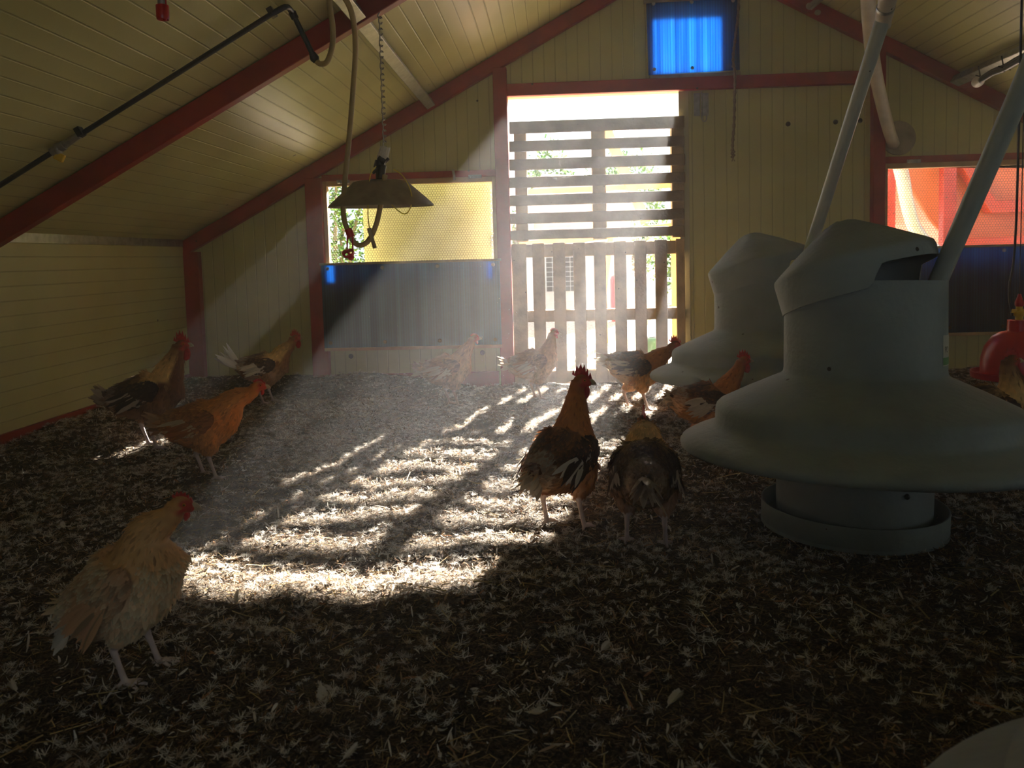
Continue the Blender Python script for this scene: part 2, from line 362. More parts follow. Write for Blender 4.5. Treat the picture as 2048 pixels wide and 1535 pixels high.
# purlins along the roof
def purlin(px, py, lab, y0=-.6):
    p = at(px, py, D-.08); x = p[0]
    b = MB(); h = zc(x)-.02
    sgn = 1 if x < RX else -1
    for ya, yb in ((3.60+.05, D-.03), (1.54, 3.585), (-.57, 1.475)):
        b.bar((x, ya, h-.055), (x, yb, h-.055), .062, .05, up=(-SLP*sgn, 0, 1))
        b.bar((x-.02*sgn, ya, h-.03), (x-.02*sgn, yb, h-.03), .008, .05, up=(-SLP*sgn, 0, 1))
    return tag(b.build('purlin', M['galv'], bevel=.004), lab, 'purlin')
purlin(858, 208, 'grey galvanised purlin running under the left roof slope')
purlin(1915, 165, 'grey galvanised purlin under the right roof slope beside the cable')

# windows: structure frames + wire netting
def hexnet(x0, x1, z0, z1, y, s=.0105):
    V = []; Fc = []; w = .0011
    dx = s*math.sqrt(3); r = 0; z = z0
    def seg(a, c):
        if max(a[0], c[0]) > x1+.01 or max(a[1], c[1]) > z1+.01: return
        d = np.array([c[0]-a[0], c[1]-a[1]]); n_ = np.array([-d[1], d[0]])/np.linalg.norm(d)*w
        o = len(V)
        for p, yy in ((a, 0), (c, 0)):
            V.append((p[0]+n_[0], y, p[1]+n_[1])); V.append((p[0]-n_[0], y, p[1]-n_[1])); V.append((p[0], y-.0013, p[1]))
        Fc.extend([(o, o+3, o+5, o+2), (o+1, o+2, o+5, o+4), (o, o+1, o+4, o+3)])
    while z < z1:
        off = dx/2 if r % 2 else 0; x = x0+off
        while x < x1:
            seg((x, z), (x+dx/2, z+s/2)); seg((x+dx/2, z+s/2), (x+dx, z)); seg((x, z), (x, z-s))
            x += dx
        z += 1.5*s; r += 1
    return np.array(V), np.array(Fc)
def window(n, x0, x1, lab):
    b = MB(); fx = .028
    b.box(x0, x0+fx, D-.03, D+.02, .75, 1.435); b.box(x1-fx, x1, D-.03, D+.02, .75, 1.435)
    b.box(x0+fx, x1-fx, D-.03, D+.02, 1.40, 1.435); b.box(x0+fx, x1-fx, D-.01, D+.02, .75, .77)
    w = struct(b.build(f'window_{n}', M['frame'], bevel=.002)); w['label'] = lab
    V, Fc = hexnet(x0+.01, x1-.01, .76, 1.42, D+.022)
    me = npmesh('wire_netting', V, Fc, None, M['wire']); o = bpy.data.objects.new('wire_netting', me); COL.objects.link(o); o.parent = w; o['label'] = 'fine hexagonal wire netting'
window(1, -1.585, -.385, 'raw timber window frame left of the gate'); window(2, 2.205, 4.0, 'raw timber window frame on the right')
# blue polycarbonate shutters
def flap(name, x0, x1, z0, z1, lab, tilt=0., gate=True):
    e = empty(name, (x0, D-.07, z0), lab, 'shutter')
    b = MB(); b.box(0, x1-x0, 0, .012, 0, z1-z0); b.build('panel', M['poly'], e)
    b = MB(); b.box(-.01, x1-x0+.01, -.006, .018, z1-z0-.004, z1-z0+.012); b.build('top_rail', M['galvd'], e, bevel=.002)
    b = MB(); b.box(0, x1-x0, -.004, .02, -.022, 0); b.build('bottom_strip', M['frame'], e, bevel=.002)
    n = max(3, int((x1-x0)/.26))
    for i in range(n):
        x = .045+(x1-x0-.09)*i/(n-1)
        for z in (z1-z0-.028, .035):
            b = MB(); b.lathe([(0, .008), (.010, .008), (.013, .004), (.013, 0)], 14, Matrix.Translation((x, 0, z)) @ Matrix.Rotation(PI/2, 4, 'X')); b.build('washer', M['dark'] if z < .1 else M['galv'], e, smooth=True)
    if tilt: e.rotation_euler = (tilt, 0, 0)
    return e
flap('blue_shutter', -1.607, -.372, .285, .862, 'wide dark blue polycarbonate shutter below the left mesh window')
flap('blue_shutter', 2.235, 4.05, .300, .868, 'dark blue polycarbonate shutter low on the right, behind the big feeder')
e = empty('blue_vent_flap', (.645, D-.06, 2.085), 'bright blue backlit polycarbonate flap high in the gable', 'shutter')
b = MB(); b.box(.012, .612, 0, .012, -.02, .455, Matrix.Rotation(-.02, 4, 'Y')); b.build('panel', M['poly'], e)
b = MB(); b.box(-.005, .64, -.01, .02, .445, .49, Matrix.Rotation(-.02, 4, 'Y')); b.build('top_rail', M['galvd'], e, bevel=.002)
b = MB(); b.box(.02, .62, .015, .04, -.05, -.015); b.build('sill_strip', M['galvd'], e, bevel=.002)
for x in (.05, .30, .57):
    for z in (.44, .015):
        b = MB(); b.lathe([(0, .008), (.010, .008), (.013, 0)], 14, Matrix.Translation((x, -.002, z)) @ Matrix.Rotation(PI/2, 4, 'X')); b.build('washer', M['galv'], e, smooth=True)
b = MB(); b.box(.66, .70, D-.015, D, 2.09, 2.52); b.box(1.165, 1.20, D-.015, D, 2.09, 2.52); struct(b.build('trim_2', M['frame']))
# small ceramic-like pulley block and rope
p0 = at(1478, -30, D-.13); p1 = at(1465, 318, D-.13)
pts = [at(x, y, D-.13) for x, y in ((1478, -30), (1476, 30), (1470, 80), (1466, 118), (1470, 150), (1469, 200), (1468, 250), (1465, 290), (1466, 312))]
e = empty('hanging_rope', pts[-1], 'frayed knotted brown rope hanging in front of the blue flap', 'rope')
b = MB(); sp = spline(pts, 10); b.tube(sp, [.0085+.0025*math.sin(i*1.9)+.001*random.random() for i in range(len(sp))], 8); rel(b.build('rope', M['rope'], smooth=True), e)
b = MB()
for k in range(5): b.ell(Vector(pts[-1])+Vector(((k % 2-.5)*.008, 0, -.006+.011*k)), (.012, .012, .009))
for k in range(7):
    a = Vector(pts[-1])+Vector((0, 0, -.01)); b.tube([a, a+Vector((random.uniform(-.015, .015), random.uniform(-.01, .01), -.025))], .0015, 5)
rel(b.build('knot', M['rope'], smooth=True), e)
# door latch on the cream panel
pl = at(1403, 183, D-.005)
e = empty('door_bolt', (pl[0], D-.004, pl[2]-.14), 'galvanised bolt latch at the upper right of the gate opening', 'latch')
b = MB(); b.box(-.052, -.012, -.004, .004, -.02, .10+.03); b.box(.006, .046, -.004, .004, -.02, .13); b.build('plate', M['galv'], e, bevel=.001)
b = MB(); b.tube([(-.003, -.012, .135), (-.003, -.012, -.03)], .005); b.tube(spline([(0, -.012, .02), (0, -.012, -.045), (.016, -.012, -.06), (.03, -.012, -.045), (.03, -.012, 0)], 6), .004); b.build('bolt_rod', M['galv'], e, smooth=True)
# latches (small plates) on the window rails, hook
for (px, py, lab) in ((686, 363, 'small galvanised catch at the left end of the left window rail'), (950, 353, 'small galvanised catch at the right end of the left window rail'), (1828, 322, 'small galvanised catch on the right window rail')):
    p = at(px, py, D-.05); b = MB(); b.box(-.045, .045, -.006, 0, -.012, .012, Matrix.Translation((p[0], D-.046, p[2]))); b.lathe([(0, .004), (.01, .004), (.012, 0)], 12, Matrix.Translation((p[0]-.03, D-.052, p[2])) @ Matrix.Rotation(PI/2, 4, 'X'))
    tag(b.build('window_catch', M['galv'], bevel=.002), lab, 'catch')
p = at(908, 350, D-.05); b = MB(); b.tube(spline([(p[0], D-.04, p[2]-.03), (p[0], D-.055, p[2]), (p[0]-.004, D-.065, p[2]+.035)], 5), .009)
tag(b.build('rail_hook', M['galv'], smooth=True), 'short grey hook standing up from the left window rail', 'hook')
# dark plugs in the wall panels
for px, py, lab in ((1576, 248, 'left'), (1671, 244, 'middle'), (1720, 241, 'right')):
    p = at(px, py, D); b = MB(); b.lathe([(0, .008), (.012, .008), (.016, .004), (.016, -.002)], 16, Matrix.Translation(p) @ Matrix.Rotation(PI/2, 4, 'X'))
    tag(b.build('wall_plug', M['dark'], smooth=True), f'{lab} one of three dark plugs in the cream panel right of the gate', 'plug')
for px, py, lab in ((702, 712, 'left'), (965, 705, 'right')):
    p = at(px, py, D); b = MB(); b.lathe([(0, .004), (.014, .004), (.017, 0)], 16, Matrix.Translation(p) @ Matrix.Rotation(PI/2, 4, 'X'))
    tag(b.build('wall_plug', M['dark'], smooth=True), f'dark plug in the cream panel under the {lab} end of the blue shutter', 'plug')
# ------------------------------------------------------------------ pallet gate
YP = D-.035
def zx(px, py): p = at(px, py, YP); return p[0], p[2]
e = empty('upper_pallet', (.3, YP, .99), 'upper weathered wooden pallet with horizontal boards filling the gateway', 'pallet')
for y0_, y1_ in ((242, 267), (281, 303), (317, 340), (353, 375), (389, 411), (425, 447), (459, 479)):
    x0, za = zx(1019, y1_+1.5); _, zb = zx(1024, y0_+1.5); x1, _ = zx(1368, y0_)
    b = MB(); b.box(x0, x1+random.uniform(-.004, .006), YP-.02, YP, za, zb-.002, Matrix.Rotation(.012, 4, 'Y') if False else None); rel(b.build('board', M['woodd'], bevel=.004), e)
for a, c in ((1028, 1053), (1183, 1211), (1343, 1368)):
    x0, _ = zx(a, 300); x1, _ = zx(c, 300); b = MB(); b.box(x0, x1, YP+.001, YP+.075, .985, 1.785); rel(b.build('stringer', M['wood'], bevel=.004), e)
e = empty('lower_pallet', (.3, YP, .0), 'lower pale wooden pallet with vertical slats standing in the gateway', 'pallet')
for a, c in ((1027, 1056), (1068, 1092), (1109, 1133), (1149, 1173), (1190, 1214), (1230, 1254), (1270, 1294), (1311, 1335), (1353, 1370)):
    x0, _ = zx(a, 640); x1, _ = zx(c, 640); b = MB(); b.box(x0, x1, YP-.02, YP, .005, .972+random.uniform(-.004, .004)); rel(b.build('slat', M['wood'], bevel=.003), e)
for za, zb in ((.875, .965), (.43, .51), (.01, .09)):
    x0, _ = zx(1027, 640); x1, _ = zx(1368, 640); b = MB(); b.box(x0, x1, YP+.001, YP+.075, za, zb); rel(b.build('rail', M['wood'], bevel=.004), e)
b = MB(); b.box(DX1-.035, DX1+.03, D-.012, D+.0, 0, DZ-.004); struct(b.build('trim_3', M['creamo'], bevel=.002))

# ------------------------------------------------------------------ roof pipe, hose, brooder
def onceil(px, py, off=.03):
    w = ray(px, py)      # intersection with left roof plane lowered by off
    # z = ZE+SLP*(x-XL)-off
    t = (H-(ZE-SLP*XL-off))/(SLP*w[0]-w[2]); return Vector((w[0]*t, w[1]*t, H+w[2]*t))
A0, A1 = onceil(-60, 408), onceil(545, 27)
e = empty('water_pipe', A0, 'thin black pipe clipped along the left roof slope above the rafter', 'pipe')
P2 = onceil(572, 14); y2 = P2.y
P3 = Vector(at(584, 24, y2+.08)); P4 = Vector(at(632, 122, 3.35))
b = MB(); b.tube([A0, A1], .0105); rel(b.build('pipe', M['blk'], smooth=True), e)
b = MB(); b.tube(spline([A1, P2, P3], 6), .0115); b.tube([P3, P4], .0105); b.tube([P3, P3+(P4-P3)*.14], .015); b.tube([P4-(P4-P3)*.17, P4-(P4-P3)*.05, P4+(P4-P3)*.02], [.013, .019, .012]); rel(b.build('elbow', M['blk'], smooth=True), e)
for px, py in ((545, 27), (161, 266)):
    c = onceil(px, py, .025); b = MB(); b.box(-.012, .012, -.018, .018, -.014, .03, Matrix.Translation(c) @ Matrix.Rotation(-.5, 4, 'Y')); rel(b.build('clip', M['blk'], bevel=.003), e)
V0, V1 = onceil(128, 290), onceil(104, 305)
b = MB(); b.tube([onceil(158, 270), V0], [.014, .016]); b.tube([V0, V1], .019); b.ell((V0+V1)/2, (.02, .02, .025)); rel(b.build('valve', M['galv'], smooth=True), e)
b = MB(); vc = Vector(at(120, 312, V1.y)); b.box(-.02, .02, -.008, .008, -.02, .012, Matrix.Translation(vc) @ Matrix.Rotation(.5, 4, 'Y')); rel(b.build('valve_handle', M['yelp'], bevel=.004), e)
# gas hose: two hanging loops
yh = 3.5
pts = [P4]+[at(x, y, yy) for x, y, yy in ((642, 128, 3.34), (655, 122, 3.32), (665, 90, 3.3), (665, 50, 3.28), (659, 10, 3.24), (661, -22, 3.22), (672, -30, 3.22), (684, -12, 3.24), (703, 25, 3.3), (711, 90, 3.4), (706, 180, 3.5), (697, 290, 3.5), (689, 370, 3.5), (687, 430, 3.5), (700, 470, 3.5), (716, 490, 3.5), (736, 482, 3.5), (752, 450, 3.5), (763, 400, 3.5), (770, 350, 3.52))]
e = empty('gas_hose', pts[-1], 'tan rubber gas hose looping down to the brooder heater', 'hose')
b = MB(); b.tube(spline(pts, 8), .0112, 10); rel(b.build('hose', M['hose'], smooth=True), e)
b = MB(); b.tube([at(738, 456, 3.47), at(741, 468, 3.47), at(750, 496, 3.47)], [.009, .0085, .0085]); rel(b.build('ferrule', M['galvd'], smooth=True), e)
b = MB(); p = Vector(at(701, 466, 3.5)); b.tube([at(696, 458, 3.5), at(703, 474, 3.5)], .0165, 12); q1, q2 = Vector(at(694, 505, 3.48)), Vector(at(706, 508, 3.48))
b.tube([at(695, 468, 3.485), q1], .0035, 6); b.tube([at(705, 472, 3.485), q2], .0035, 6)
b.lathe([(.008, -.008), (.016, -.008), (.017, .012), (.012, .014)], 14, Matrix.Translation(at(693, 508, 3.47)) @ Matrix.Rotation(1.2, 4, 'X')); b.ell(at(702, 514, 3.48), (.014, .01, .014)); b.lathe([(.008, -.008), (.014, -.008), (.015, .012), (.010, .014)], 14, Matrix.Translation(at(702, 505, 3.46)) @ Matrix.Rotation(1.2, 4, 'X'))
rel(b.build('red_cap', M['redpl'], smooth=True), e)
# brooder heater
YH = 3.62
ctr = Vector(at(762, 392, YH)); S = YH/F
e = empty('brooder_heater', ctr, 'dusty metal brooder heater shade hanging on a chain beside the mesh window', 'heater')
R = 104.5*S
prof = [(.0, .068), (.085, .068), (.118, .062), (.128, .052), (.20, -.012), (R, -.040), (R+.002, -.046), (R-.004, -.046), (.195, -.020), (.12, .040), (0, .052)]
b = MB(); b.lathe(prof, 48, Matrix.Rotation(.03, 4, 'X')); b.build('shade', M['galvd'], e, smooth=True)
b = MB(); b.lathe([(.028, .03), (.03, 0), (.03, -.07), (.024, -.075), (.024, 0)], 18, Matrix.Translation((-.008, -.10, .035)) @ Matrix.Rotation(PI/2, 4, 'X') @ Matrix.Rotation(.2, 4, 'Y')); b.tube([(0, 0, .06), (.003, 0, .13)], .021); b.tube([(0, -.02, .05), (.02, -.04, .13)], .018); b.build('burner', M['blk'], e, smooth=True)
b = MB(); b.tube([(-.004, 0, .12), (.004, 0, .152)], [.026, .024]); b.tube([(-.03, -.01, .10), (.045, -.02, .16)], .007); b.tube([(.0, -.02, .165), (.03, -.02, .142)], .012); b.build('valve', M['blk'], e, smooth=True)
b = MB(); b.tube([(.012, 0, .152), (.016, 0, .172)], [.024, .027], 16); b.tube([(.016, 0, .174), (.027, 0, .212)], [.024, .022], 16)
for k in range(12):
    a = 2*PI*k/12; b.tube([(.016+.024*math.cos(a), .024*math.sin(a), .176), (.027+.022*math.cos(a), .022*math.sin(a), .21)], .0018, 5)
b.build('filter_cap', M['white'], e, smooth=True)
b = MB(); loop = [at(x, y, 3.5) for x, y in ((752, 332), (741, 350), (737, 390), (736, 430), (739, 458))]; b.tube(spline(loop, 8), .0024, 6)
loop = [at(x, y, 3.5) for x, y in ((787, 338), (806, 352), (821, 380), (823, 408), (812, 427), (795, 420), (775, 397), (768, 375))]; b.tube(spline(loop, 8), .0024, 6)
rel(b.build('gas_cable', M['yel'], smooth=True), e)
# chain
top = Vector(at(760, 18, YH-.02)); bot = Vector((ctr.x-.002, ctr.y, ctr.z+.20)); bot = Vector(at(770, 305, YH))
e = empty('hanging_chain', top, 'long steel link chain hanging from the middle rafter', 'chain')
b = MB(); b.tube([at(752, -6, YH-.03), at(759, 12, YH-.02)], .0018, 5); b.tube(spline([top+Vector((-.012, 0, .012)), top+Vector((0, 0, .02)), top+Vector((.012, 0, .01)), top+Vector((0, 0, -.01)), top+Vector((-.01, 0, -.03)), top+Vector((.004, 0, -.04))], 6), .0035, 8); rel(b.build('hook', M['galv'], smooth=True), e)
nl = 24; d = (bot-top)-(bot-top).normalized()*.035; st = top+(bot-top).normalized()*.035
lk = None
for i in range(nl):
    c = st+d*((i+.5)/nl); hl = d.length/nl*.64
    if i < 2:
        b = MB(); u = Vector((1, 0, 0)) if i % 2 == 0 else Vector((.45, .89, 0)); ax = d.normalized()
        P = []
        for k in range(15):
            a = 2*PI*k/14; sx_ = .0075*math.cos(a); sz_ = math.sin(a)*.0075+(hl-.0075)*(1 if math.sin(a) >= 0 else -1)
            P.append(u*sx_+ax*sz_)
        b.tube(P, .0026, 6, caps=False); lk2 = b.build('link', M['galv'], smooth=True); lk2.parent = e
        if i == 0: lkA = lk2
        else: lkB = lk2
        o = lk2
    else:
        o = (lkA if i % 2 == 0 else lkB).copy(); COL.objects.link(o)
    o.location = c-top
# red capped sensor hanging at the very top left
pc = Vector(at(325, 22, 2.3)); e = empty('capped_tube', pc, 'short glass tube with a dark red cap hanging at the top left', 'tube')
b = MB(); s = 2.3/F; b.lathe([(0, -17*s), (11.5*s, -17*s), (12.5*s, -12*s), (12.5*s, 10*s), (12*s, 11*s), (0, 11*s)], 20); b.ell((6*s, -4*s, -18*s), (4*s, 4*s, 3*s)); b.build('cap', M['redpl'], e, smooth=True)
b = MB(); b.lathe([(8.5*s, 10*s), (8.5*s, .24)], 20); b.tube([(-5*s, 0, 8*s), (-5*s, 0, .24)], .002, 5); b.build('tube', M['galv'], e, smooth=True)
b = MB(); b.tube([(9.6*s, -4*s, 10*s), (9.6*s, -4*s, .24)], .0022, 6); b.build('cord', M['redpl'], e, smooth=True)
# cable bundle and lamp holder on the right purlin
ys = D-.35
q = [at(x, y, yy) for x, y, yy in ((1958, 162, 4.9), (1985, 145, 4.6), (2010, 135, 4.3), (2060, 108, 3.8), (2200, 50, 2.9))]
e = empty('lamp_holder', q[0], 'cream lamp holder on black cables beside the right purlin', 'lamp holder')
b = MB(); dd = (Vector(q[0])-Vector(q[1])).normalized(); c0 = Vector(q[0]); b.tube([c0-dd*.05, c0-dd*.02, c0, c0+dd*.05, c0+dd*.055], [.016, .026, .030, .030, .012], 18); rel(b.build('socket', M['white'], smooth=True), e)
b = MB()
for k in range(3): b.tube(spline([Vector(p)+Vector((0, 0, .010*(k-1))) for p in q], 6), .010, 8)
rel(b.build('cable', M['blk'], smooth=True), e)
b = MB()
for px, py, yy in ((1962, 150, 4.85), (2009, 132, 4.3)):
    p = Vector(at(px, py, yy)); b.tube([p+Vector((-.015, 0, .05)), p+Vector((0, 0, -.03))], .0035, 5); b.tube([p+Vector((-.03, 0, 0)), p+Vector((.03, 0, -.02))], .0035, 5)
rel(b.build('cable_tie', M['blk'], smooth=True), e)
# bracket at the top of the right rafter
p = Vector(at(1628, 12, D-.12)); b = MB(); b.bar(p+Vector((-.03, 0, -.01)), p+Vector((.10, -.1, .09)), .04, .03); b.ell(p+Vector((-.03, 0, .0)), (.022, .015, .022)); b.ell(p+Vector((.02, -.01, -.045)), (.02, .015, .018))
tag(b.build('roof_bracket', M['galvd'], smooth=True), 'small grey bolted bracket at the top of the right rafter', 'bracket')
# ------------------------------------------------------------------ ducts
def pipe(name, pts, r, m, lab, cat='pipe', n=18, sp_=8):
    b = MB(); b.tube(spline(pts, sp_) if len(pts) > 2 else pts, r, n); return tag(b.build(name, m, smooth=True), lab, cat)
# flexible white duct through the gable
p = [at(1735, -60, 4.2), at(1738, 30, 4.6), at(1745, 110, 4.9), at(1758, 180, 5.2), at(1775, 250, 5.5), at(1787, 288, 5.68)]
e = empty('feed_duct', p[-1], 'curved dusty white duct entering the gable through a round plate', 'duct')
b = MB(); b.tube(spline(p, 8), .038, 18); rel(b.build('duct', M['pvcw'], smooth=True), e)
c = at(1797, 276, D); b = MB(); b.lathe([(0, .006), (.112, .006), (.114, 0)], 36, Matrix.Translation(c) @ Matrix.Rotation(PI/2, 4, 'X')); rel(b.build('wall_plate', M['galvd'], smooth=True), e)
# inlet pipes of the two feeders
def inlet(lo, mid, hi, r, lab):
    e = empty('inlet_pipe', lo, lab, 'pipe')
    b = MB(); b.tube([lo, mid], r, 20); rel(b.build('pipe', M['pvc'], smooth=True), e)
    mid, hi = Vector(mid), Vector(hi); d_ = (hi-mid)
    while (mid+d_).z < zc((mid+d_).x)-.10: d_ *= 1.02; n_ = 110; pts = [mid-d_*.02+d_*(i/n_)*1.02 for i in range(n_+1)]
    b = MB(); b.tube(pts, [r*1.12+(.0022 if i % 3 == 0 else 0) for i in range(n_+1)], 18); rel(b.build('spiral_hose', M['pvcw'], smooth=True), e)
    b = MB(); dn = d_.normalized(); q = mid+dn*.035; b.tube([q, q+dn*.012], r*1.2, 20); b.box(-.012, .012, -.01, .01, -.01, .01, Matrix.Translation(q+Vector((0, -r*1.2, 0)))); rel(b.build('clamp', M['galv'], smooth=True), e)
inlet(at(1608, 535, 4.14), at(1768, 32, 3.25), at(1784, -40, 3.1), .0275, 'grey inlet pipe with a ribbed collar leading to the far feeder')
lo = at(1864, 590, 2.60); 
inlet(lo, at(2120, 0, 2.15), at(2150, -60, 2.1), .0275, 'thick grey inlet pipe slanting into the near feeder')

# ------------------------------------------------------------------ feeders
def feeder_parts(e, hood_rot, hoodtilt, label=None):
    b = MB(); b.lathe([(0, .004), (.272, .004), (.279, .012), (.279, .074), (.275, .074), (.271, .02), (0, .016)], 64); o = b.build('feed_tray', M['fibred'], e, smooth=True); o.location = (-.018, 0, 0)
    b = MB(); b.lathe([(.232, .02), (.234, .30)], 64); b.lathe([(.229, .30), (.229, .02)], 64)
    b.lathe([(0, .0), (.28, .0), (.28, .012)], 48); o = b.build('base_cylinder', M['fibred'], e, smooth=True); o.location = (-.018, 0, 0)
    b = MB(); b.lathe([(.245, .255), (.545, .236), (.558, .236), (.568, .244), (.570, .256), (.562, .270), (.53, .288), (.472, .310), (.461, .318), (.457, .330), (.456, .364), (.452, .378), (.440, .390), (.35, .434), (.248, .480), (.242, .488), (.240, .50), (.239, .70), (.239, .775), (.232, .775), (.232, .50)], 72)
    o = b.build('hopper', M['fibre'], e, smooth=True); o.rotation_euler = (-.045, 0, 0); o.location = (.014, 0, 0); hop = o
    for a, z in ((-70, .20), (-71, .155)):
        b = MB(); a = math.radians(a); b.ell((.234*math.cos(a)-.018, .234*math.sin(a), z), (.009, .009, .009), nu=10, nv=8); b.build('bolt', M['dark'], e, smooth=True)
    # lid: shallow cone with a deep skirt, one side cut out for the pipe
    n = 72; b = MB(); vs = []; rings = [(.0, .158), (.028, .156), (.055, .147), (.15, .088), (.250, .019), (.2655, .006), (.269, -.008)]
    for j, (r, z) in enumerate(rings):
        for i in range(n):
            a = 2*PI*i/n; f = 1+.03*math.cos(4*a)*(r/.27); vs.append((r*f*math.cos(a), r*f*math.sin(a), z+.004*math.cos(4*a)))
    def cut(i):
        a = (360*i/n+180) % 360-180; d_ = abs(a)
        t = min(1, max(0, (64-d_)/16)); t = t*t*(3-2*t); return -.116+.072*t
    for i in range(n):
        a = 2*PI*i/n; f = 1+.03*math.cos(4*a); vs.append((.266*f*math.cos(a), .266*f*math.sin(a), cut(i)))
    for i in range(n):
        a = 2*PI*i/n; f = 1+.03*math.cos(4*a); vs.append((.261*f*math.cos(a), .261*f*math.sin(a), cut(i)))
    for i in range(n):
        a = 2*PI*i/n; vs.append((.255*math.cos(a), .255*math.sin(a), 0))
    vs.append((0, 0, .145)); m_ = len(rings)+3
    fs = [(j*n+i, j*n+(i+1) % n, (j+1)*n+(i+1) % n, (j+1)*n+i) for j in range(m_-1) for i in range(n)]
    fs += [((m_-1)*n+i, (m_-1)*n+(i+1) % n, m_*n) for i in range(n)]
    b.add(vs, fs); o = b.build('lid', M['fibre'], e, smooth=True)
    o.scale = (.90,)*3; o.location = hoodtilt[0]; o.rotation_euler = hoodtilt[1]
    return hop
    # the polygons list of ring 0 collapses to the apex
f1 = fl(1712, 1050); f1 = np.array([.950, 2.635, .0])
e = empty('poultry_feeder', f1, 'big grey fibreglass feeder in the foreground right with a cone lid', 'feeder', rot=(0, .018, 0))
hop = feeder_parts(e, 0, ((-.026, .03, .826), (-.03, -.30, math.radians(-40))))
# label with green foot
b = MB(); a0, a1 = math.radians(-45), math.radians(-22)
b.lathe([(.2405, .52), (.2405, .612)], 6, a0=a0, a1=a1); lb = b.build('label', M['label_w'], hop)
b = MB(); b.lathe([(.2409, .523), (.2409, .545)], 6, a0=a0, a1=a1); b.build('label_band', M['label_g'], hop)
def textmesh(s, size):
    cu = bpy.data.curves.new('t', 'FONT'); cu.body = s; cu.size = size; o = bpy.data.objects.new('t', cu); COL.objects.link(o)
    me = bpy.data.meshes.new_from_object(o.evaluated_get(bpy.context.evaluated_depsgraph_get())); bpy.data.objects.remove(o); return me
me = textmesh('PO', .026); 
for v in me.vertices:
    x, y = v.co.x, v.co.y; a = a0+.05+x/.2415; v.co = (.2416*math.cos(a), .2416*math.sin(a), .560+y)
me.materials.append(M['ink']); o = bpy.data.objects.new('label_text', me); COL.objects.link(o); o.parent = hop
f2 = np.array([at(1523, 660, 4.18)[0], 4.18, 0])
e = empty('poultry_feeder', f2, 'grey fibreglass feeder standing behind the big one near the gate', 'feeder', rot=(0, .02, .3))
feeder_parts(e, 0, ((-.022, .03, .826), (-.03, -.28, math.radians(-30))))
# third feeder: its brim shows in the bottom right corner
pA, pB = fl(1835, 1535, .27), fl(2048, 1412, .27)
mid = (pA+pB)/2; dv_ = nrm(pB-pA); nrmv = np.array([dv_[1], -dv_[0], 0]); hl = np.linalg.norm(pB-pA)/2
c3 = mid+nrmv*math.sqrt(.556**2-hl**2); c3[2] = 0
e = empty('poultry_feeder', c3, 'blurred pale feeder brim in the bottom right corner', 'feeder')
feeder_parts(e, 0, ((-.012, 0, .81), (0, -.2, 0)))

# red bell drinker on the right
YD = 3.75; SD = YD/F; c = Vector(at(2036, 756, YD))
e = empty('bell_drinker', c, 'red plastic bell drinker hanging at the right edge', 'drinker')
b = MB(); b.lathe([(.175, 0), (.188, .004), (.190, .03), (.184, .03), (.180, .012), (.15, .012), (.150, .04), (.148, .09), (.135, .14), (.105, .185), (.075, .205), (.048, .212), (.046, .26), (.03, .262)], 48); b.build('bell', M['redpl'], e, smooth=True)
b = MB(); b.lathe([(.016, .262), (.016, .275), (.022, .28), (.022, .295), (.014, .30), (.014, .32)], 16); b.bar((-.036, 0, .300), (.03, 0, .300), .012, .016); b.build('connector', M['yelp'], e, smooth=True)
b = MB(); b.lathe([(.014, .32), (.018, .325), (.018, .34), (.008, .365), (.006, .375)], 16); b.build('adjuster', M['redpl'], e, smooth=True)
b = MB(); b.tube([(0, 0, .37), (.006, 0, zc(c.x)-c.z)], .0022, 5); b.tube(spline([(-.03, 0, .28), (-.045, 0, .40), (-.02, 0, .7), (-.012, 0, zc(c.x)-c.z)], 6), .005, 6); b.build('cord', M['blk'], e, smooth=True)
# ------------------------------------------------------------------ litter
def vnoise(x, y, s, seed=0):
    x = x*s+seed*17.3; y = y*s+seed*9.1; xi = np.floor(x).astype(int); yi = np.floor(y).astype(int); fx = x-xi; fy = y-yi
    fx = fx*fx*(3-2*fx); fy = fy*fy*(3-2*fy)
    def h(a, c): return np.modf(np.abs(np.sin(a*127.1+c*311.7+seed*74.7)*43758.5453))[0]
    return (h(xi, yi)*(1-fx)+h(xi+1, yi)*fx)*(1-fy)+(h(xi, yi+1)*(1-fx)+h(xi+1, yi+1)*fx)*fy
def sst(a, b, x):
    t = np.clip((x-a)/(b-a), 0, 1); return t*t*(3-2*t)
def lh(x, y):
    x = np.asarray(x, float); y = np.asarray(y, float)
    bank = .095*np.maximum(1-sst(0, .75, x-XL), (1-sst(0, .5, D-y))*(1-sst(-1.3, -.45, x)))
    bank = np.maximum(bank, .05*(1-sst(0, .4, D-y))*sst(1.0, 1.5, x))
    return bank+.022*(vnoise(x, y, 2.2, 1)-.5)+.026*(vnoise(x, y, 6.5, 2)-.5)+.014*(vnoise(x, y, 19, 3)-.5)-.004
gx = np.linspace(XL, XR, 300); gy = np.linspace(YN, D+.04, 350); GX, GY = np.meshgrid(gx, gy)
V = np.stack([GX, GY, lh(GX, GY)], -1).reshape(-1, 3); nx = len(gx)
ii, jj = np.meshgrid(np.arange(nx-1), np.arange(len(gy)-1)); k = (jj*nx+ii).ravel()
me = npmesh('litter_bed', V, np.stack([k, k+1, k+nx+1, k+nx], 1), None, M['litter']); me.polygons.foreach_set('use_smooth', [True]*len(me.polygons))
o = bpy.data.objects.new('litter_bed', me); COL.objects.link(o); tag(o, 'dark brown trodden litter covering the coop floor', 'litter', kind='stuff')
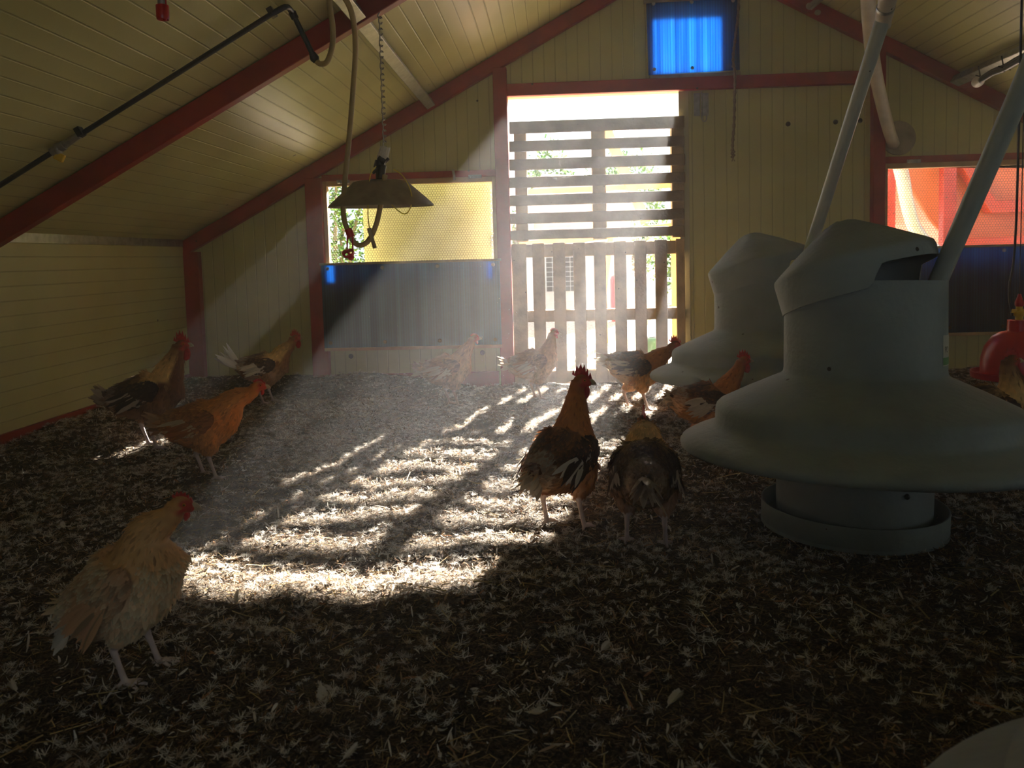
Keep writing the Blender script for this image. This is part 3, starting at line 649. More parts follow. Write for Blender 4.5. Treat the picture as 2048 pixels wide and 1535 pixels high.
def scatter(n):
    """positions in the part of the floor the photo sees, denser near the camera"""
    y = rng.uniform(1.05, D-.02, n*3)**1.0; x = rng.uniform(XL+.01, XR-.01, n*3)
    ok = (x > -.78*y-.15) & (x < .66*y+.2) & (rng.random(n*3) < np.clip(1.35-.12*y, .3, 1))
    return x[ok][:n], y[ok][:n]
def strips(x, y, z, length, width, head, pitch, curl, color, seg=2, roll=None):
    n = len(x); d = np.stack([np.cos(head)*np.cos(pitch), np.sin(head)*np.cos(pitch), np.sin(pitch)], 1)
    s = np.stack([-np.sin(head), np.cos(head), np.zeros(n)], 1); up = np.cross(d, s)
    if roll is None: roll = rng.uniform(-.7, .7, n)
    s2 = s*np.cos(roll)[:, None]+up*np.sin(roll)[:, None]; u2 = np.cross(d, s2)
    P = []
    prof = np.ones(seg+1) if seg == 2 else np.sin(np.linspace(.25, PI-.12, seg+1))**.7
    for i in range(seg+1):
        t = i/seg; c = np.stack([x, y, z], 1)+d*(length*(t-.5))[:, None]+u2*(curl*length*(.25-(t-.5)**2)*-1)[:, None]
        w = (width*.5*prof[i])[:, None]
        P += [c-s2*w, c+s2*w]
    V = np.stack(P, 1).reshape(-1, 3); o = np.arange(n)*2*(seg+1)
    Fq = np.concatenate([np.stack([o+2*i, o+2*i+1, o+2*i+3, o+2*i+2], 1) for i in range(seg)])
    C = np.repeat(color, 2*(seg+1), 0); return V, Fq, C
def palette(n, cols, w, var=.3):
    i = rng.choice(len(cols), n, p=np.array(w)/sum(w)); return np.array(cols)[i]*rng.uniform(1-var, 1+var, (n, 1))
def merge(parts):
    Vs, Fs, Cs, o = [], [], [], 0
    for v, f, c in parts: Vs.append(v); Fs.append(f+o); Cs.append(c); o += len(v)
    return np.concatenate(Vs), np.concatenate(Fs), np.concatenate(Cs)
n = 190000; x, y = scatter(n); n = len(x)
z = lh(x, y)+rng.uniform(0, .012, n); ln = rng.gamma(2.2, .0075, n)+.004
A = strips(x, y, z, ln, rng.uniform(.0008, .0024, n), rng.uniform(0, 2*PI, n), rng.normal(0, .25, n), rng.normal(0, .25, n),
    palette(n, [(.24, .15, .065), (.12, .07, .03), (.05, .032, .018), (.44, .31, .13), (.25, .11, .04)], [4, 5, 5, 2, 1.2]))
me = npmesh('loose_straw', *A, M['straw']); o = bpy.data.objects.new('loose_straw', me); COL.objects.link(o)
tag(o, 'chopped straw and chaff strewn over the litter', 'straw', kind='stuff')
n = 1500; x, y = scatter(n); n = len(x)
A2 = strips(x, y, lh(x, y)+rng.uniform(.006, .02, n), rng.uniform(.04, .11, n), rng.uniform(.0016, .0036, n), rng.uniform(0, 2*PI, n), rng.normal(0, .12, n), rng.normal(0, .12, n), palette(n, [(.50, .38, .16), (.36, .25, .10), (.60, .48, .26)], [3, 3, 1.5]), seg=2)
me = npmesh('long_straw', *A2, M['straw']); o = bpy.data.objects.new('long_straw', me); COL.objects.link(o); tag(o, 'longer golden straws lying loose on top of the litter', 'straw', kind='stuff')
# feather bits: small vanes and down tufts
n = 42000; x, y = scatter(n); n = len(x); dens = vnoise(x, y, 3.5, 5)+.5*vnoise(x, y, 12, 6); keep = rng.random(n) < (sst(.25, .95, dens)*.8+.2)*np.clip(.35+.25*(y-1), .45, 1); x, y = x[keep], y[keep]; n = len(x)
z = lh(x, y)+rng.uniform(.003, .016, n)
A1 = strips(x, y, z, rng.gamma(3., .0055, n)+.006, rng.uniform(.0022, .0065, n), rng.uniform(0, 2*PI, n), rng.normal(0, .4, n), rng.normal(.4, .8, n),
    palette(n, [(.60, .54, .47), (.74, .70, .64), (.44, .30, .18), (.42, .21, .10), (.25, .20, .16)], [4, 3, 2.2, 1.2, 1.2], .2), seg=4)
n = 26000; x, y = scatter(n); n = len(x); dens = vnoise(x, y, 3.1, 8)+.5*vnoise(x, y, 10, 9); keep = rng.random(n) < (sst(.3, 1., dens)*.8+.2)*np.clip(.35+.25*(y-1), .45, 1); x, y = x[keep], y[keep]; n = len(x)
hh = rng.uniform(0, 2*PI, n); size = rng.uniform(.010, .026, n); colr = palette(n, [(.68, .63, .57), (.78, .75, .70), (.50, .38, .27)], [4, 3, 1.4], .15); z0 = lh(x, y)+rng.uniform(.004, .016, n)
parts = [A1]
for k in range(20):
    h2 = hh+rng.normal(0, .8+.05*k, n); l = size*rng.uniform(.6, 1.15, n)
    parts.append(strips(x+np.cos(h2)*l*.5, y+np.sin(h2)*l*.5, z0+rng.uniform(0, .004, n), l, rng.uniform(.0004, .0013, n), h2, rng.normal(.18, .35, n), rng.normal(.3, .6, n), colr*rng.uniform(.85, 1.1, (n, 1)), seg=2))
q2 = [p for p in parts[1:]]; Vd, Fd, Cd = merge(q2)
me = npmesh('feather_bits', *merge([A1]), M['down']); o = bpy.data.objects.new('feather_bits', me); COL.objects.link(o); tag(o, 'small moulted feathers scattered all over the litter', 'feathers', kind='stuff')
me = npmesh('down_fluff', Vd, Fd, Cd, M['down']); o = bpy.data.objects.new('down_fluff', me); COL.objects.link(o); tag(o, 'tiny tufts of pale down fluff caught in the straw', 'down', kind='stuff')

# ------------------------------------------------------------------ birds
def lerp(a, b, t): return tuple(a[i]*(1-t)+b[i]*t for i in range(3))
PAL = {
 'buff':   dict(head=(.34,.17,.06), hack=(.38,.22,.09), back=(.30,.17,.09), breast=(.38,.22,.10), belly=(.46,.34,.22), thigh=(.44,.30,.18), tail=(.60,.57,.52), wing=(.28,.16,.09), prim=(.36,.24,.14), lace=(.70,.55,.38), shank=(.52,.42,.40)),
 'rooster':dict(head=(.20,.06,.015), hack=(.34,.13,.03), back=(.035,.014,.008), breast=(.22,.07,.02), belly=(.55,.27,.08), thigh=(.30,.12,.03), tail=(.70,.62,.50), wing=(.025,.012,.008), prim=(.60,.52,.45), lace=(.25,.09,.03), shank=(.62,.48,.42)),
 'dark':   dict(head=(.12,.05,.02), hack=(.46,.30,.12), back=(.030,.016,.012), breast=(.09,.035,.014), belly=(.26,.14,.07), thigh=(.15,.07,.03), tail=(.45,.37,.31), wing=(.03,.016,.012), prim=(.50,.40,.34), lace=(.16,.08,.04), shank=(.45,.36,.36)),
 'white':  dict(head=(.16,.07,.025), hack=(.48,.32,.13), back=(.05,.025,.015), breast=(.20,.085,.035), belly=(.42,.27,.15), thigh=(.30,.17,.09), tail=(.80,.76,.70), wing=(.04,.02,.012), prim=(.74,.68,.62), lace=(.30,.18,.10), shank=(.48,.40,.42)),
 'orange': dict(head=(.34,.11,.02), hack=(.42,.17,.035), back=(.20,.075,.02), breast=(.48,.16,.03), belly=(.40,.17,.05), thigh=(.40,.17,.05), tail=(.36,.22,.12), wing=(.19,.07,.022), prim=(.55,.42,.26), lace=(.50,.24,.07), shank=(.45,.36,.36)),
 'sandy':  dict(head=(.34,.16,.06), hack=(.38,.19,.07), back=(.30,.15,.06), breast=(.42,.22,.09), belly=(.52,.36,.20), thigh=(.40,.24,.12), tail=(.62,.52,.40), wing=(.27,.14,.07), prim=(.62,.50,.36), lace=(.48,.30,.15), shank=(.55,.42,.36)),
 'pied':   dict(head=(.14,.05,.02), hack=(.32,.14,.05), back=(.05,.022,.014), breast=(.30,.12,.035), belly=(.62,.42,.20), thigh=(.44,.22,.07), tail=(.80,.75,.68), wing=(.04,.02,.014), prim=(.60,.46,.28), lace=(.40,.2,.08), shank=(.60,.42,.34)),
}
def bird(name, label, loc, heading, pal, scale=1., rooster=False, pitch=0., head=(.155, .425), hyaw=0., neckfat=1., legs=None, tail=None, wingpale=.35, group=None, vox=.0042, cards=2600, hens='hen', fat=1., hpitch=0., nb=(.10, .285), combk=1.):
    P = {k_: tuple(min(.88, c_*((1.4 if pal in ('orange', 'sandy') else 1.65) if k_ not in ('tail', 'prim', 'shank') else 1.15)) for c_ in v_) for k_, v_ in PAL[pal].items()}; e = empty(name, (loc[0], loc[1], loc[2]), label, 'chicken', group, rot=(0, 0, heading)); e.scale = (scale,)*3
    cp, sp_ = math.cos(pitch), math.sin(pitch)
    def rp(x, y, z):            # body pitch about (0, .24)
        dx, dz = x, z-.24; return Vector((dx*cp-dz*sp_, y, .24+dx*sp_+dz*cp))
    body = [(-.165, .300, .024, .028), (-.145, .285, .052, .055), (-.105, .262, .076, .078), (-.055, .245, .093, .095), (0, .237, .101, .103), (.045, .240, .097, .101), (.082, .255, .080, .086)]
    B = [(rp(x, 0, z), a*fat, c*fat) for x, z, a, c in body]
    hx, hz = head; b0 = rp(nb[0], 0, nb[1]); hd = Vector((hx, 0, hz)); hy = Vector((math.cos(hyaw), math.sin(hyaw), 0))
    hd = hd+Vector((0, math.sin(hyaw)*.012, 0)); c1 = b0+(B[-1][0]-B[-2][0]).normalized()*.03+Vector((0, 0, .035)); c2 = hd-hy*.022-Vector((0, 0, .05))
    for k in range(6):
        t = k/5; p = b0*(1-t)**3+c1*3*t*(1-t)**2+c2*3*t*t*(1-t)+(hd-hy*.012)*t**3
        r = [.062, .049, .040, .0325, .0265, .0225][k]*(neckfat if k else 1); B.append((p, r*1.0, r*1.04))
    pts = [q[0] for q in B]; m = len(pts)
    mb = MB(); n = 20; S = []       # samples: pos, color, flow, kind
    ringv = []
    for i in range(m):
        t = (pts[min(i+1, m-1)]-pts[max(i-1, 0)]).normalized(); y_ = Vector((0, 1, 0)); y_ = (y_-t*y_.dot(t)).normalized(); u = t.cross(y_)*-1
        if u.z < 0 and i < 7: u = -u
        if i >= 7 and u.dot(Vector((-1, 0, .3))) < 0: u = -u
        ring = []
        for k in range(n):
            a = 2*PI*k/n; ca, sa = math.cos(a), math.sin(a)
            w = B[i][1]*(1+.0*sa); q = pts[i]+y_*ca*w+u*sa*B[i][2]; ring.append(q)
            if k % 2 == 0:
                if i <= 6:
                    tt = i/6; c = lerp(P['belly'], P['back'], min(1, max(0, .5+sa*1.3)))
                    if tt > .62: c = lerp(c, P['breast'] if sa < .5 else P['hack'], (tt-.62)/.38)
                    elif sa < .1 and tt > .3: c = lerp(c, P['breast'], .5)
                    if tt < .2: c = lerp(c, P['tail'], .35)
                else:
                    tt = (i-7)/5; c = lerp(P['hack'] if sa > -.55 else P['breast'], P['head'], max(0, tt*1.4-.4))
                fl_ = -t-Vector((0, 0, .15)); S.append((q, c, fl_, 0 if i <= 6 else 1))
        ringv.append(ring)
    vs = [v for r in ringv for v in r]; fs = [(i*n+k, i*n+(k+1) % n, (i+1)*n+(k+1) % n, (i+1)*n+k) for i in range(m-1) for k in range(n)]
    fs += [tuple(range(n))[::-1], tuple(range((m-1)*n, m*n))]; mb.add(vs, fs)
    # head
    HR = Matrix.Rotation(hyaw, 4, 'Z') @ Matrix.Rotation(hpitch, 4, 'Y'); HM = Matrix.Translation(hd) @ HR
    def hp(x, y, z): return HM @ Vector((x, y, z))
    R3 = HR.to_3x3()
    mb.ell(hd, (.028, .020, .0225), R3); mb.ell(hp(.018, 0, -.003), (.017, .0135, .0145), R3)
    FR = (.50, .05, .035)
    for x, y, z in ((.0, .0, .022), (-.02, 0, .012), (-.026, 0, 0), (-.015, .018, .0), (-.015, -.018, 0), (-.01, .014, .014), (-.01, -.014, .014), (-.015, 0, -.018)): S.append((hp(x, y, z), P['head'], -hp(1, 0, 0)+hd, 1))
    for s in (1, -1):
        for x, z in ((.006, .003), (.015, .004), (.022, 0), (.012, -.008), (.020, -.009), (.004, -.010)): S.append((hp(x, .0185*s, z), FR, Vector((-1, 0, 0)), 3))
    S.append((hp(.03, 0, 0), FR, Vector((-1, 0, 0)), 3))
    # legs: (foot x, foot y, lift)
    legs = legs or ((.03, .055, 0), (-.01, -.055, 0))
    for s, (fx, fy, lf) in zip((1, -1), legs):
        hip = rp(-.01, .048*s, .215); hock = Vector((fx-.028+lf*.2, fy*.95, .105+lf)); hipk = rp(.02, .05*s, .185)
        th = [hip, hip.lerp(hipk, .7), hipk.lerp(hock, .45), hock.lerp(hipk, .12), hock]
        rr = [.064, .060, .046, .024, .0105]; mb.tube(spline(th, 3), np.interp(np.linspace(0, 4, 13), range(5), rr), 14)
        foot = Vector((fx, fy, .014+lf)); mb.tube([hock, hock.lerp(foot, .5), foot], [.0098, .0075, .0085], 10)
        for q_, r_ in zip(th, rr):
            for k in range(6):
                a = 2*PI*k/6; S.append((q_+Vector((math.cos(a)*r_, math.sin(a)*r_, 0)), P['thigh'] if r_ > .011 else P['shank'], Vector((0, 0, -1))+Vector((-.25, 0, 0)), 0 if r_ > .025 else 2))
        for t_ in (.15, .5, .85, 1): S.append((hock.lerp(foot, t_), P['shank'], Vector((0, 0, -1)), 3))
        dz = -.35 if lf > .01 else 0
        for a, l in ((.05, .052), (.62, .042), (-.55, .042), (PI-.3*s, .022)):
            dv = Vector((math.cos(a), math.sin(a), dz)); tip = foot+dv*l; tip.z = .006+lf*(1 if dz == 0 else .35)
            k1 = foot.lerp(tip, .5)+Vector((0, 0, .003)); mb.tube([foot, k1, tip], [.0072, .0058, .0045], 8); S.append((k1, P['shank'], dv, 3)); S.append((tip, P['shank'], dv, 3))
    # union by voxel remesh -> one continuous body
    me = bpy.data.meshes.new('body'); me.from_pydata(mb.v, [], mb.f); me.update(); tmp = bpy.data.objects.new('body', me); COL.objects.link(tmp)
    r = tmp.modifiers.new('r', 'REMESH'); r.mode = 'VOXEL'; r.voxel_size = vox
    sm = tmp.modifiers.new('s', 'SMOOTH'); sm.iterations = 2; sm.factor = .5
    me2 = bpy.data.meshes.new_from_object(tmp.evaluated_get(bpy.context.evaluated_depsgraph_get())); bpy.data.objects.remove(tmp); me2.name = 'body'
    nv = len(me2.vertices); V = np.empty(nv*3); me2.vertices.foreach_get('co', V); V = V.reshape(-1, 3)
    SP = np.array([s_[0][:] for s_ in S]); SC_ = np.array([s_[1] for s_ in S]); SF = np.array([s_[2][:] for s_ in S]); SK = np.array([s_[3] for s_ in S])
    Cc = np.zeros((nv, 3)); NK = np.zeros(nv, int); FL = np.zeros((nv, 3))
    for a in range(0, nv, 6000):
        d = ((V[a:a+6000, None]-SP[None])**2).sum(-1)+1e-6; w = 1/d**2.2; w /= w.sum(1, keepdims=True)
        Cc[a:a+6000] = w@SC_; FL[a:a+6000] = w@SF; NK[a:a+6000] = SK[d.argmin(1)]
    nz_ = np.array([mnoise.noise(Vector(v)*55) for v in V]); Cc *= (1+.25*nz_)[:, None]
    at_ = me2.color_attributes.new('Col', 'FLOAT_COLOR', 'POINT'); at_.data.foreach_set('color', np.hstack([Cc, np.ones((nv, 1))]).astype(np.float32).ravel())
    me2.polygons.foreach_set('use_smooth', [True]*len(me2.polygons)); me2.materials.clear(); me2.materials.append(M['skin'])
    bo = bpy.data.objects.new('body', me2); COL.objects.link(bo); bo.parent = e
    # plumage cards
    VN = np.empty(nv*3); me2.vertices.foreach_get('normal', VN); VN = VN.reshape(-1, 3)
    ok = np.where(NK < 2)[0]; idx = rng.choice(ok, cards); p = V[idx]; nn = VN[idx]; f = FL[idx]; kind = NK[idx]
    neck = kind == 1
    L_ = np.where(neck, rng.uniform(.022, .036, cards), rng.uniform(.022, .040, cards)); Wd = np.where(neck, rng.uniform(.006, .010, cards), rng.uniform(.011, .018, cards))
    hdp = np.array(hd); nearh = np.linalg.norm(p-hdp, axis=1) < .045; L_ = np.where(nearh, L_*.35, L_); Wd = np.where(nearh, Wd*.5, Wd)
    cc = Cc[idx]*rng.uniform(.62, 1.35, (cards, 1)); lace = np.array(P['lace'])
    def cards_mesh(p, nn, f, L_, Wd, cc, tipc, lift=.13, curve=.25, off=.0):
        k_ = len(p); f = f-nn*(f*nn).sum(1, keepdims=True); f /= np.linalg.norm(f, axis=1, keepdims=True)+1e-9
        f = f+rng.normal(0, .12, f.shape); s = np.cross(nn, f); s /= np.linalg.norm(s, axis=1, keepdims=True)+1e-9
        Ps, Cs = [], []; seg = 4; prof = [.45, .9, 1., .8, .12]
        for i in range(seg+1):
            t = i/seg; c = p+nn*(off-.002+(lift*t-curve*t*t*.45)[:, None]*L_[:, None] if hasattr(lift, '__len__') else off-.002+(lift*t-curve*t*t*.45)*L_[:, None])+f*(L_*(t-.15))[:, None]
            w = (Wd*.5*prof[i])[:, None]; cup = nn*(-w*.35)
            Ps += [c-s*w+cup, c+nn*.0004, c+s*w+cup]
            ct = cc*(1-t**3)+tipc*t**3; Cs += [ct, ct*.92, ct]
        Vv = np.stack(Ps, 1).reshape(-1, 3); o_ = np.arange(k_)*3*(seg+1)
        Fq = np.concatenate([np.stack([o_+3*i+j, o_+3*i+j+1, o_+3*i+j+4, o_+3*i+j+3], 1) for i in range(seg) for j in (0, 1)])
        return Vv, Fq, np.clip(np.stack(Cs, 1).reshape(-1, 3), 0, 1)
    tip = cc*.45+lace[None]*.55; tip = np.where(neck[:, None], cc*1.15, tip)
    me3 = npmesh('plumage', *cards_mesh(p, nn, f, L_, Wd, cc, tip), M['feather']); me3.polygons.foreach_set('use_smooth', [True]*len(me3.polygons))
    po = bpy.data.objects.new('plumage', me3); COL.objects.link(po); po.parent = e
    # wings
    for s in (1, -1):
        parts = []; wp = rp(-.012, .083*s*fat, .258)
        wm = MB(); RM = Matrix.Rotation(-pitch-.0, 4, 'Y') @ Matrix.Rotation(.15*s, 4, 'Z') @ Matrix.Rotation(.38*s, 4, 'X'); wm.ell(wp, (.086, .013, .050), RM.to_3x3(), 14, 10)
        Vw = np.array([v[:] for v in map(Vector, wm.v)]); Fw = [f_ for f_ in wm.f]
        parts.append((Vw, np.array(Fw), np.tile(np.array(P['wing']), (len(Vw), 1))))
        R_m = np.array(RM.to_3x3()); k_ = 420; u = rng.uniform(-.95, .95, k_); v = rng.uniform(-.95, .95, k_); r2 = u*u+v*v; g = r2 < .95; u, v = u[g], v[g]; k_ = len(u)
        loc_ = np.stack([u*.088, s*.014*np.sqrt(np.maximum(.0, 1-u*u-v*v)), v*.052], 1); nl_ = np.stack([u*.2, s*np.ones(k_), v*.35], 1); nl_ /= np.linalg.norm(nl_, axis=1, keepdims=True)
        pw = loc_@R_m.T+np.array(wp); nw = nl_@R_m.T; fw = np.tile(np.array([-1, 0, -.22])@R_m.T, (k_, 1))
        cw = np.array(P['wing'])[None]*rng.uniform(.6, 1.6, (k_, 1)); pale = (v < -.15) & (u < .35) & (rng.random(k_) < wingpale); cw[pale] = np.array(P['prim'])*rng.uniform(.8, 1.1)
        parts.append(cards_mesh(pw, nw, fw, rng.uniform(.024, .036, k_), rng.uniform(.011, .016, k_), cw, cw*.7+lace*.3, lift=.16, off=.003))
        k_ = 16; tt = np.linspace(0, 1, k_); lp = np.stack([-.02-.035*tt, s*(.016+.006*tt), -.034+.052*tt], 1); pw = lp@R_m.T+np.array(wp)
        nw = np.tile(np.array([0, s, .15])@R_m.T, (k_, 1)); fw = np.stack([-np.ones(k_), -.25*s*np.ones(k_)*.4, -.30+.22*tt], 1)@R_m.T
        cw = np.where((rng.random(k_) < wingpale*1.5)[:, None], np.array(P['prim']), np.array(P['wing'])*1.5)*rng.uniform(.8, 1.1, (k_, 1))
        parts.append(cards_mesh(pw, nw, fw, rng.uniform(.085, .105, k_), np.full(k_, .018), cw, cw, lift=.05, curve=.12, off=.004))
        mw = npmesh('wing', *merge(parts), M['feather']); mw.polygons.foreach_set('use_smooth', [True]*len(mw.polygons)); wo = bpy.data.objects.new('wing', mw); COL.objects.link(wo); wo.parent = e
    # tail
    td = dict(n=18, l=.10, up=.7, spread=.5, droop=.2, w=.026); td.update(tail or {})
    k_ = td['n']; base = rp(-.150, 0, .292); a = np.linspace(-1, 1, k_); layer = np.arange(k_) % 3
    up = td['up']+(layer-1)*.16; side = a*td['spread']
    f = np.stack([-np.cos(up)*np.cos(side), np.sin(side), np.sin(up)*np.cos(side*.6)], 1)
    nn = np.stack([np.sin(up)*.9, a*1.1, np.cos(up)*.8+.05], 1); nn /= np.linalg.norm(nn, axis=1, keepdims=True)
    p = np.array(base)[None]+np.stack([0*a, a*.020, -.012*np.abs(a)+(layer-1)*.012], 1); ct = np.array(P['tail'])[None]*rng.uniform(.8, 1.12, (k_, 1))
    if rooster: ct[::4] = lerp(P['tail'], P['back'], .5)
    parts = [cards_mesh(p, nn, f, td['l']*rng.uniform(.8, 1.1, k_), np.full(k_, td['w']), ct*.7+np.array(P['belly'])*.3, ct, lift=.02, curve=td['droop'])]
    k2 = 60; aa = rng.uniform(0, 2*PI, k2); rr_ = rng.uniform(.2, 1, k2); p = np.array(rp(-.135, 0, .283))[None]+np.stack([rng.uniform(-.03, .02, k2), np.cos(aa)*.035*rr_, np.sin(aa)*.036*rr_], 1)
    f = np.stack([-np.ones(k2), np.cos(aa)*.2, np.sin(aa)*.25+math.tan(max(-1.1, min(1.1, td['up']*.8)))], 1); nn = np.stack([np.zeros(k2), np.cos(aa), np.sin(aa)], 1)
    c_ = np.where((np.sin(aa) > .1)[:, None], np.array(P['back'])*.7+np.array(P['lace'])*.3, np.array(P['belly'])*.7+np.array(P['tail'])*.3)*rng.uniform(.7, 1.2, (k2, 1))
    parts.append(cards_mesh(p, nn, f, rng.uniform(.035, .06, k2), np.full(k2, .016), c_, c_*1.1))
    mt = npmesh('tail', *merge(parts), M['feather']); mt.polygons.foreach_set('use_smooth', [True]*len(mt.polygons)); to = bpy.data.objects.new('tail', mt); COL.objects.link(to); to.parent = e
    # comb: serrated blade with thickness
    g = (1.35 if rooster else .62)*combk
    top = [(-.030, .012), (-.034, .020)]
    sp = [(-.030, .030), (-.020, .042), (-.007, .046), (.006, .044), (.017, .037), (.026, .027)]
    prof = [(-.024, .014), (-.034, .018)]
    for i, (x, z) in enumerate(sp):
        prof.append((x, z)); 
        if i < 5: nx_, nz2 = sp[i+1]; prof.append(((x+nx_)/2, min(z, nz2)-.010))
    prof += [(.034, .010), (.026, .004), (.0, .014)]
    prof = [(x*g**.5 if not rooster else x, .016+(z-.016)*g if z > .016 else z) for x, z in prof]
    cm = MB(); nP = len(prof); w = .0028
    cen = (.0, .018)
    vs = [(x, w*(1.3 if z < .02 else .55), z) for x, z in prof]+[(x, -w*(1.3 if z < .02 else .55), z) for x, z in prof]
    cm.add([HM @ Vector(v) for v in vs], [tuple(range(nP)), tuple(range(2*nP-1, nP-1, -1))]+[(i, nP+i, nP+(i+1) % nP, (i+1) % nP) for i in range(nP)])
    co = cm.build('comb', M['comb'], e, bevel=.0012)
    for s in (1, -1):
        g2 = (1.25 if rooster else .6)*combk
        cm = MB(); cm.ell(hp(.016, .006*s, -.018-.014*g2), (.011*g2, .0035, .019*g2), (HR @ Matrix.Rotation(.12*s, 4, 'X')).to_3x3(), 14, 10); cm.build('wattle', M['comb'], e, smooth=True)
        cm = MB(); cm.ell(hp(.010, .0175*s, .005), (.0046, .0028, .0046), R3, 12, 8); eo = cm.build('eye', M['eyeo'], e, smooth=True)
        cm = MB(); cm.ell(hp(.0104, .0195*s, .005), (.0024, .0015, .0024), R3, 10, 6); cm.build('pupil', M['eyeb'], eo, smooth=True)
    cm = MB(); cm.tube([hp(.026, 0, .002), hp(.036, 0, .001), hp(.045, 0, -.004), hp(.050, 0, -.010)], [.0085, .0068, .004, .0008], 10); cm.tube([hp(.026, 0, -.006), hp(.036, 0, -.007), hp(.044, 0, -.009)], [.006, .0045, .001], 8); cm.build('beak', M['beak'], e, smooth=True)
    return e
def foot(px, py):
    p = fl(px, py); return np.array([p[0], p[1], float(lh(p[0], p[1]))-.002])
R_ = math.radians
bird('hen', 'pale buff hen walking right in the front left corner, nearest bird', foot(268, 1350), R_(8), 'buff', .86, pitch=.72, head=(.140, .435), legs=((.045, .05, 0), (.0, -.055, 0)), tail=dict(l=.085, up=-.85, spread=.25, w=.034, n=20), wingpale=.10, vox=.0036, cards=5200, fat=1.08, hpitch=.18)
bird('rooster', 'dark brown rooster with a golden belly looking right in the sunlit centre', foot(1128, 1055), R_(58), 'rooster', 1.0, True, pitch=.42, head=(.115, .468), hyaw=R_(-62), legs=((.0, .065, 0), (.02, -.065, 0)), tail=dict(l=.10, up=-.25, spread=.55, n=22), wingpale=.28, vox=.0036, cards=4600, hpitch=.1)
bird('rooster', 'dark brown chicken seen from behind, right of the golden bellied rooster', foot(1292, 1082), R_(84), 'dark', .98, True, pitch=.20, head=(.180, .36), hyaw=R_(8), legs=((.01, .060, 0), (-.01, -.06, 0)), tail=dict(l=.11, up=-.05, spread=.75, n=24), wingpale=.4, vox=.0036, cards=4600, neckfat=1.1)
bird('rooster', 'dark brown rooster with golden hackle by the left wall', foot(306, 900), R_(12), 'dark', 1.10, True, pitch=.34, head=(.145, .450), legs=((-.03, .05, 0), (.03, -.05, .0)), tail=dict(l=.085, up=.62, spread=.3, n=24, w=.034, droop=.35), combk=1.25, wingpale=.25, cards=4000, neckfat=1.15)
bird('rooster', 'brown rooster with bright white tail by the back left wall', foot(535, 805), R_(14), 'white', .98, True, pitch=.16, head=(.195, .420), legs=((.03, .05, 0), (-.02, -.05, 0)), tail=dict(l=.17, up=.62, spread=.22, n=28, w=.036, droop=-.25), combk=1.2, wingpale=.75, cards=3000, neckfat=1.1)
bird('hen', 'orange brown hen walking right on the left side', foot(415, 955), R_(8), 'orange', .97, pitch=.22, head=(.235, .39), legs=((-.03, .05, 0), (.05, -.05, 0)), tail=dict(l=.10, up=.1, spread=.3, n=20, w=.03), wingpale=.25, cards=4000, nb=(.125, .285), hpitch=.1)
bird('hen', 'hazy brown hen behind the sunbeam, below the blue shutter', foot(900, 808), R_(10), 'sandy', .95, pitch=.25, head=(.17, .43), legs=((.0, .05, 0), (.05, -.05, 0)), tail=dict(l=.09, up=.30, spread=.35), wingpale=.5, cards=2600)
bird('hen', 'sandy brown hen standing in front of the pallet slats', foot(1072, 800), R_(10), 'sandy', .94, pitch=.28, head=(.13, .435), legs=((.0, .04, 0), (.03, -.04, 0)), tail=dict(l=.09, up=.35, spread=.35), wingpale=.2, cards=2600)
bird('rooster', 'chicken with white tail and tan flanks striding right beside the far feeder', foot(1278, 820), R_(-6), 'pied', 1.0, True, pitch=-.02, head=(.205, .372), legs=((-.06, .05, 0), (.05, -.05, .0)), tail=dict(l=.10, up=.25, spread=.4), wingpale=.3, cards=3000)
bird('rooster', 'reddish brown rooster between the two grey feeders', foot(1415, 905), R_(12), 'rooster', .93, True, pitch=.10, head=(.185, .43), legs=((-.02, .05, 0), (.0, -.05, 0)), tail=dict(l=.075, up=.2, spread=.35), wingpale=.5, cards=3000)
bird('hen', 'hen hidden behind the far feeder, only its orange legs showing', (float(at(1362, 788, 4.98)[0])+.12, 4.98, float(lh(.8, 4.98))), R_(20), 'orange', .9, head=(.2, .36), cards=1200, legs=((-.05, .05, 0), (.02, -.07, 0)))
bird('rooster', 'shadowed dark rooster with cream tail in front of the red drinker', (float(at(1972, 850, 3.3)[0]), 3.3, float(lh(1.75, 3.3))), R_(6), 'dark', 1.0, True, pitch=.02, head=(.10, .43), tail=dict(l=.12, up=.18, spread=.25), wingpale=.3, cards=3000, neckfat=1.15)
# individual larger feathers lying near the camera
fp = [(1075, 1440, 'lying flat on the dark litter in the bottom middle'), (640, 1395, 'on the dark litter below the near edge of the big sun patch'), (30, 1388, 'at the left edge below the buff hen'), (700, 1515, 'at the very bottom edge, left of the middle'),
 (1470, 1150, 'on the litter left of the big feeder tray'), (130, 1060, 'behind the tail of the buff hen'), (1210, 1300, 'in the dark litter below the two central roosters'), (1350, 1405, 'in the dark foreground right of the middle'), (1700, 1180, 'just in front of the big feeder tray'), (480, 1200, 'between the buff hen and the big sun patch')]
def feather_mesh(k):
    mb = MB(); r = random.Random(k); n = 12; L0 = .045; cv = r.uniform(.1, .3)
    pt = lambda t: Vector((L0*(t-.5), .10*L0*math.sin(t*2.2), L0*cv*(t*t)))
    mb.tube([pt(t/10) for t in range(11)], [.0009*(1-t/12) for t in range(11)], 5, col=(.8, .76, .7))
    for i in range(n*3):
        t = .18+.8*i/(n*3)
        for s in (1, -1):
            w = .0105*math.sin(min(1, (t-.1)*1.25)*PI*.86)**.6*r.uniform(.75, 1.1); p = pt(t); q = p+Vector((w*.75, s*w, .002+w*.15)); d = Vector((.0011, 0, 0))
            mb.add([p-d, p+d, q+d*.5, q-d*.5], [(0, 1, 2, 3)], (.72, .68, .62))
    return mb
fm = [feather_mesh(k) for k in range(3)]; fme = []
